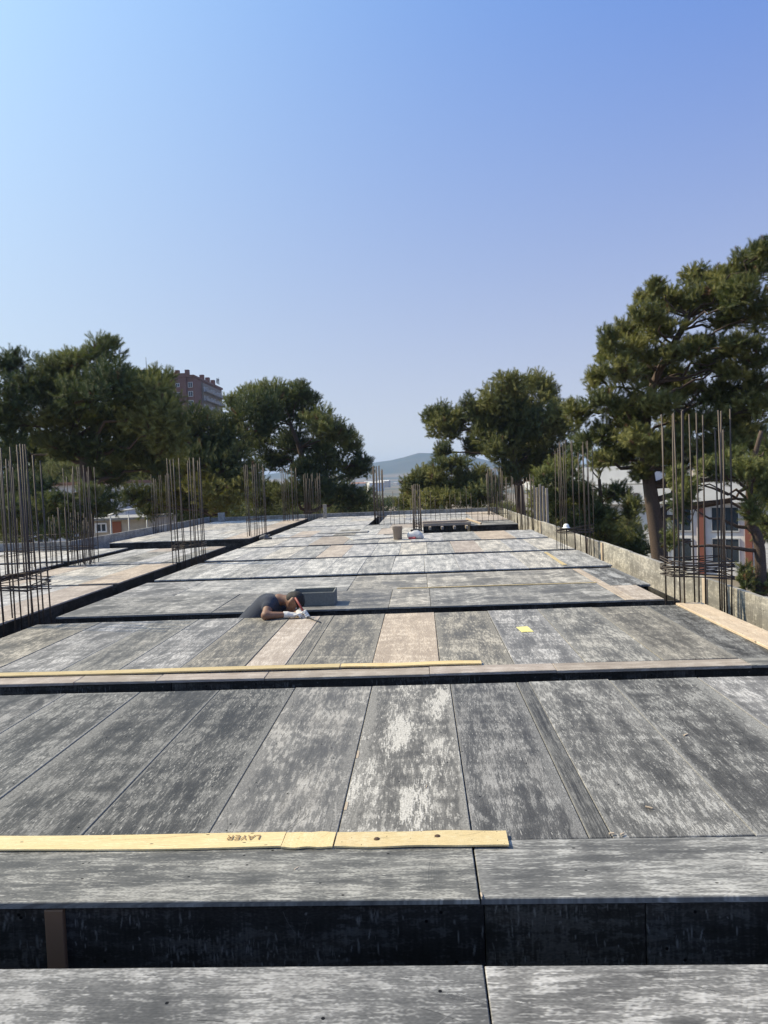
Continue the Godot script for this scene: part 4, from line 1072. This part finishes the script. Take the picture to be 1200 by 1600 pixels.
func build_person() -> void:
	var o := thing("person", "person in dark shirt and white gloves crouching in the beam trench", "person", Vector3(-1.95, TREND, -7.92))
	var B := Vector3(-1.95, TREND, -7.92)
	var skin := mat(lin(0.20, 0.105, 0.065), 0.6)
	skin.subsurf_scatter_enabled = true
	skin.subsurf_scatter_strength = 0.1
	var one := Vector3.ONE
	var hip := Vector3(-1.97, -0.18, -7.92) - B
	var chest := Vector3(-1.70, 0.085, -7.87) - B
	var shr := Vector3(-1.65, 0.15, -7.74) - B
	var shl := Vector3(-1.635, 0.115, -8.03) - B
	var elr := Vector3(-1.655, 0.045, -7.62) - B
	elr = Vector3(-1.66, 0.048, -7.565) - B
	var wrr := Vector3(-1.435, 0.045, -7.60) - B
	var ell := Vector3(-1.49, -0.03, -7.93) - B
	var wrl := Vector3(-1.335, 0.045, -7.70) - B
	var nk := Vector3(-1.575, 0.165, -7.86) - B
	var hd := Vector3(-1.405, 0.135, -7.83) - B
	var fwd := Vector3(0.42, -0.86, 0.30).normalized()
	var hup := Vector3(0.86, 0.46, 0.0)
	hup = (hup - fwd * hup.dot(fwd)).normalized()
	var hs := fwd.cross(hup)
	# head, neck, arms and trunk in one surface
	var body := [
		[hip, 0.13, chest, 0.135, Vector3(1, 1, 1.15)],
		[shl.lerp(chest, 0.25), 0.085, shr.lerp(chest, 0.25), 0.085, one],
		[chest.lerp(nk, 0.6), 0.075, nk, 0.058, one], [nk, 0.056, hd - fwd * 0.02, 0.06, one],
		[hd - hup * 0.005, 0.082, hd + hup * 0.035 - fwd * 0.015, 0.085, one],
		[hd + fwd * 0.03 - hup * 0.05, 0.055, hd + fwd * 0.055 - hup * 0.085, 0.034, one],
		[hd + fwd * 0.075 - hup * 0.01, 0.012, hd + fwd * 0.10 - hup * 0.035, 0.015, one],
		[hd + fwd * 0.078 - hup * 0.066, 0.014, hd + fwd * 0.08 - hup * 0.068, 0.014, one],
		[hd + hs * 0.085 - hup * 0.01, 0.018, hd + hs * 0.088 + hup * 0.02 - fwd * 0.012, 0.018, one],
		[hd - hs * 0.085 - hup * 0.01, 0.018, hd - hs * 0.088 + hup * 0.02 - fwd * 0.012, 0.018, one],
		[shr, 0.058, elr, 0.043, one], [elr, 0.043, wrr, 0.029, one],
		[shl, 0.058, ell, 0.043, one], [ell, 0.043, wrl, 0.029, one]]
	part(o, "body", body_mesh(body, 0.0115, 0.025), skin)
	# eyes, brows
	for s in [-1.0, 1.0]:
		var e := SphereMesh.new(); e.radius = 0.010; e.height = 0.02; e.radial_segments = 10; e.rings = 6
		part(o, "eye", e, mat(lin(0.5, 0.48, 0.45), 0.3), hd + fwd * 0.077 + hs * 0.032 * s + hup * 0.006)
	var hair := [[hd + hup * 0.038 - fwd * 0.02, 0.088, hd + hup * 0.01 - fwd * 0.035, 0.085, one], [hd + hup * 0.055 + fwd * 0.025, 0.062, hd + hup * 0.05, 0.08, one]]
	part(o, "hair", body_mesh(hair, 0.009, 0.02), mat(lin(0.012, 0.010, 0.009), 0.75))
	var shirt := [
		[hip, 0.15, chest, 0.15, Vector3(1, 1, 1.15)],
		[shl.lerp(chest, 0.25), 0.098, shr.lerp(chest, 0.25), 0.098, one],
		[chest.lerp(nk, 0.55), 0.082, chest.lerp(nk, 0.75), 0.07, one],
		[shr, 0.073, shr.lerp(elr, 0.30), 0.068, one], [shl, 0.073, shl.lerp(ell, 0.55), 0.066, one],
		[hip.lerp(chest, 0.2) + Vector3(-0.1, 0.07, 0), 0.03, hip.lerp(chest, 0.6) + Vector3(-0.09, 0.09, 0.03), 0.028, one],
		[hip.lerp(chest, 0.35) + Vector3(0.0, 0.02, 0.155), 0.02, chest + Vector3(0.02, -0.05, 0.14), 0.022, one]]
	part(o, "shirt", body_mesh(shirt, 0.0125, 0.02), noise_mat(lin(0.026, 0.031, 0.045), lin(0.050, 0.059, 0.082), 0.06, 3.0, 0.95, 5.0))
	var kr := Vector3(-1.76, -0.53, -7.83) - B; var kl := Vector3(-1.76, -0.53, -8.02) - B
	var tr := [[hip + Vector3(-0.01, -0.02, 0.07), 0.125, kr, 0.075, one], [hip + Vector3(-0.01, -0.02, -0.07), 0.125, kl, 0.075, one], [kr, 0.07, Vector3(-2.14, -0.555, -7.83) - B, 0.055, one], [kl, 0.07, Vector3(-2.14, -0.555, -8.02) - B, 0.055, one]]
	part(o, "trousers", body_mesh(tr, 0.018, 0.03), mat(lin(0.05, 0.055, 0.075), 0.95))
	for z in [-7.83, -8.02]:
		part(o, "shoe", body_mesh([[Vector3(-2.17, -0.565, z) - B, 0.05, Vector3(-2.34, -0.58, z) - B, 0.035, one]], 0.012, 0.02), mat(lin(0.03, 0.025, 0.02), 0.8))
	var gl := mat(lin(0.62, 0.60, 0.56), 0.95)
	# right glove resting on the board, fingers half curled
	var g := []
	var palm := wrr + Vector3(0.065, -0.008, -0.012)
	g.append([wrr + Vector3(-0.03, 0, 0), 0.036, wrr, 0.034, one])
	g.append([wrr, 0.034, palm, 0.032, Vector3(1, 0.85, 1.15)])
	for k in 4:
		var r0 := palm + Vector3(0.02 - 0.004 * absf(k - 1.5), 0.004, -0.036 + k * 0.023)
		var l: float = [0.034, 0.042, 0.04, 0.032][k]
		var j1 := r0 + Vector3(l, 0.006, 0.0)
		var j2 := j1 + Vector3(l * 0.6, -0.016, 0.0)
		var j3 := j2 + Vector3(l * 0.2, -0.018, 0.0)
		g.append([r0, 0.0105, j1, 0.010, one]); g.append([j1, 0.010, j2, 0.0095, one]); g.append([j2, 0.0095, j3, 0.009, one])
	var th := wrr + Vector3(0.03, -0.004, -0.035)
	g.append([th, 0.013, th + Vector3(0.035, -0.004, -0.028), 0.0115, one]); g.append([th + Vector3(0.035, -0.004, -0.028), 0.0115, th + Vector3(0.068, -0.012, -0.03), 0.010, one])
	part(o, "glove", body_mesh(g, 0.006, 0.008), gl)
	# left glove closed round the bar
	var ba := Vector3(-1.365, 0.205, -7.70) - B; var bb := Vector3(-1.235, 0.018, -7.60) - B
	var grip := ba.lerp(bb, 0.90)
	var ax := (bb - ba).normalized()
	var gf := []
	var out := (wrl - grip); out = (out - ax * out.dot(ax)).normalized()
	var tn := ax.cross(out)
	gf.append([wrl, 0.033, grip + out * 0.04, 0.034, one])
	for k in 4:
		var c0 := grip + ax * (-0.033 + k * 0.022)
		var pts := []
		for q in 5:
			var an := -0.5 + q * 1.1
			pts.append(c0 + (out * cos(an) + tn * sin(an)) * 0.026)
		for q in 4: gf.append([pts[q], 0.010, pts[q + 1], 0.0095, one])
	gf.append([grip + out * 0.03 - ax * 0.035, 0.013, grip - tn * 0.026 - ax * 0.03, 0.011, one])
	gf.append([grip - tn * 0.026 - ax * 0.03, 0.011, grip - out * 0.026 - ax * 0.02, 0.010, one])
	part(o, "glove", body_mesh(gf, 0.006, 0.008), gl)
	var t := thing("pry_bar", "red pry bar with dark steel tip held by the crouching person", "tool", Vector3(-1.365, 0.205, -7.70))
	part(t, "handle", tube_mesh([Vector3.ZERO, (bb - ba) * 0.5, bb - ba], [0.012, 0.012, 0.011], 8), mat(lin(0.22, 0.035, 0.028), 0.5))
	part(t, "tip", tube_mesh([bb - ba, bb - ba + Vector3(0.06, -0.002, 0.08), Vector3(-1.05, 0.009, -7.32) - Vector3(-1.365, 0.205, -7.70)], [0.012, 0.010, 0.006], 8), mat(lin(0.08, 0.08, 0.085), 0.4, 0.7))

func build_trees() -> void:
	make_sprig()
	leaf_mat = mat(Color.WHITE, 0.75)
	leaf_mat.vertex_color_use_as_albedo = true
	leaf_mat.backlight_enabled = true
	leaf_mat.backlight = Color(0.6, 0.65, 0.35)
	var g0 := Color(0.060, 0.085, 0.030); var g1 := Color(0.215, 0.22, 0.07)
	var h0 := Color(0.075, 0.094, 0.030); var h1 := Color(0.25, 0.235, 0.07)
	tree("pine_tree", "large dark pine at far left with forked trunk", Vector3(-16.2, -8, -34), [Vector3(-16.0, -3, -34), Vector3(-15.7, 1.1, -34), Vector3(-15.8, 3.5, -34), Vector3(-16.6, 5.6, -34), Vector3(-15.6, 7.5, -34)], 0.42, CL_A, 4.9, 0.36, [g0, g1], 1)
	tree("shrub_tree", "dark bushes low under the left pine", Vector3(-17.0, -8, -30), [Vector3(-17, -4, -30), Vector3(-16.6, -1, -30), Vector3(-16.5, 0.2, -30)], 0.2, CL_A2, 4.6, 0.31, [g0, g1], 2)
	tree("pine_tree", "rounded pine left of the sky gap above the hill", Vector3(-6.9, -8, -44), [Vector3(-6.9, -3, -44), Vector3(-6.8, 0.5, -44), Vector3(-7.0, 3.0, -44), Vector3(-7.6, 5.0, -44)], 0.4, CL_B, 4.9, 0.37, [g0, g1], 3)
	tree("pine_tree", "dense dark pine below the brick tower", Vector3(-11, -8, -40), [Vector3(-11, -3, -40), Vector3(-11, 0.8, -40), Vector3(-11.2, 3.6, -40)], 0.36, CL_B2, 4.9, 0.37, [g0, h1], 4)
	tree("pine_tree", "pine right of the sky gap with a left reaching arm", Vector3(5.6, -8, -40), [Vector3(5.5, -3, -40), Vector3(5.3, 0.8, -40), Vector3(5.0, 3.4, -40), Vector3(5.6, 5.6, -40)], 0.38, CL_C, 4.9, 0.36, [h0, h1], 5)
	tree("shrub_tree", "low green broad tree in front of the hazy hill", Vector3(1.6, -8, -37), [Vector3(1.6, -4, -37), Vector3(1.5, -1, -37), Vector3(1.4, 0.9, -37)], 0.25, CL_D, 5.7, 0.29, [h0, h1], 6)
	tree("pine_tree", "big leaning pine at the right rising highest in view", Vector3(6.9, -8, -21), [Vector3(6.8, -4, -21), Vector3(6.65, -1.0, -21), Vector3(6.43, 0.97, -21), Vector3(6.33, 2.3, -21), Vector3(6.6, 3.8, -21), Vector3(7.6, 5.6, -21)], 0.30, CL_E, 4.9, 0.23, [h0, h1], 7)
	tree("pine_tree", "dark shaded pine between right bars and the white building", Vector3(6.2, -8, -25), [Vector3(6.2, -4, -25), Vector3(6.1, -1, -25), Vector3(6.0, 1.2, -25)], 0.2, CL_F, 4.2, 0.26, [g0, g1], 8, "pines around the site", 0.8)
	tree("pine_tree", "crooked thin pine trunk at the right edge before the building", Vector3(7.7, -8, -17), [Vector3(7.65, -4, -17), Vector3(7.62, -0.5, -17), Vector3(7.4, 0.15, -17), Vector3(7.45, 1.2, -17), Vector3(7.7, 2.2, -17)], 0.17, CL_G, 3.8, 0.20, [g0, g1], 9, "pines around the site", 0.7)
	var r := RandomNumberGenerator.new(); r.seed = 21
	var far := [[-9, -95, 5], [-2, -130, 4], [-5.5, -170, 4.5], [-14, -150, 5], [3, -160, 4], [10, -110, 6], [22, -100, 7], [30, -120, 6], [-30, -80, 11], [-22, -72, 9], [-42, -90, 13], [9, -60, 7], [14, -56, 5.5], [40, -140, 12], [-14, -66, 8], [-36, -74, 11], [-9, -80, 8]]
	var names := ["low distant bush tree in the valley left of the thick bars", "low distant bush tree directly behind the thick bars", "distant bush tree at the foot of the far houses", "distant bush tree hidden behind the left centre pine", "distant bush tree near the white van", "distant bush tree behind the right centre pine", "distant tree beside the white building", "distant tree behind the white building roof", "distant tree behind the white house", "green bush tree right of the white house", "distant tree at the far left edge", "dark bush tree left of the white building", "dark bush tree before the white building", "distant tree at the far right", "green bush tree behind the low cream house", "tree crown behind the forked left pine", "dark tree closing the gap left of the centre pine"]
	for k in far.size():
		var f: Array = far[k]
		var cl := []
		for q in 6: cl.append([f[0] + r.randf_range(-1, 1) * f[2] * 0.45, -8 + f[2] * r.randf_range(0.55, 1.05), f[1] + r.randf_range(-1, 1) * f[2] * 0.4, f[2] * 0.36, f[2] * 0.26, f[2] * 0.36])
		tree("far_tree", names[k], Vector3(f[0], -8, f[1]), [Vector3(f[0], -8 + f[2] * 0.4, f[1]), Vector3(f[0] + 0.2, -8 + f[2] * 0.8, f[1])], 0.22, cl, 3.5, 0.5, [h0, h1], 40 + k, "trees in the distance")

func _ready() -> void:
	R.seed = 2024
	build_camera_and_light()
	make_materials()
	build_land()
	build_structure()
	build_decks()
	build_far_buildings()
	build_trees()
	build_rebar()
	build_small_things()
	build_person()
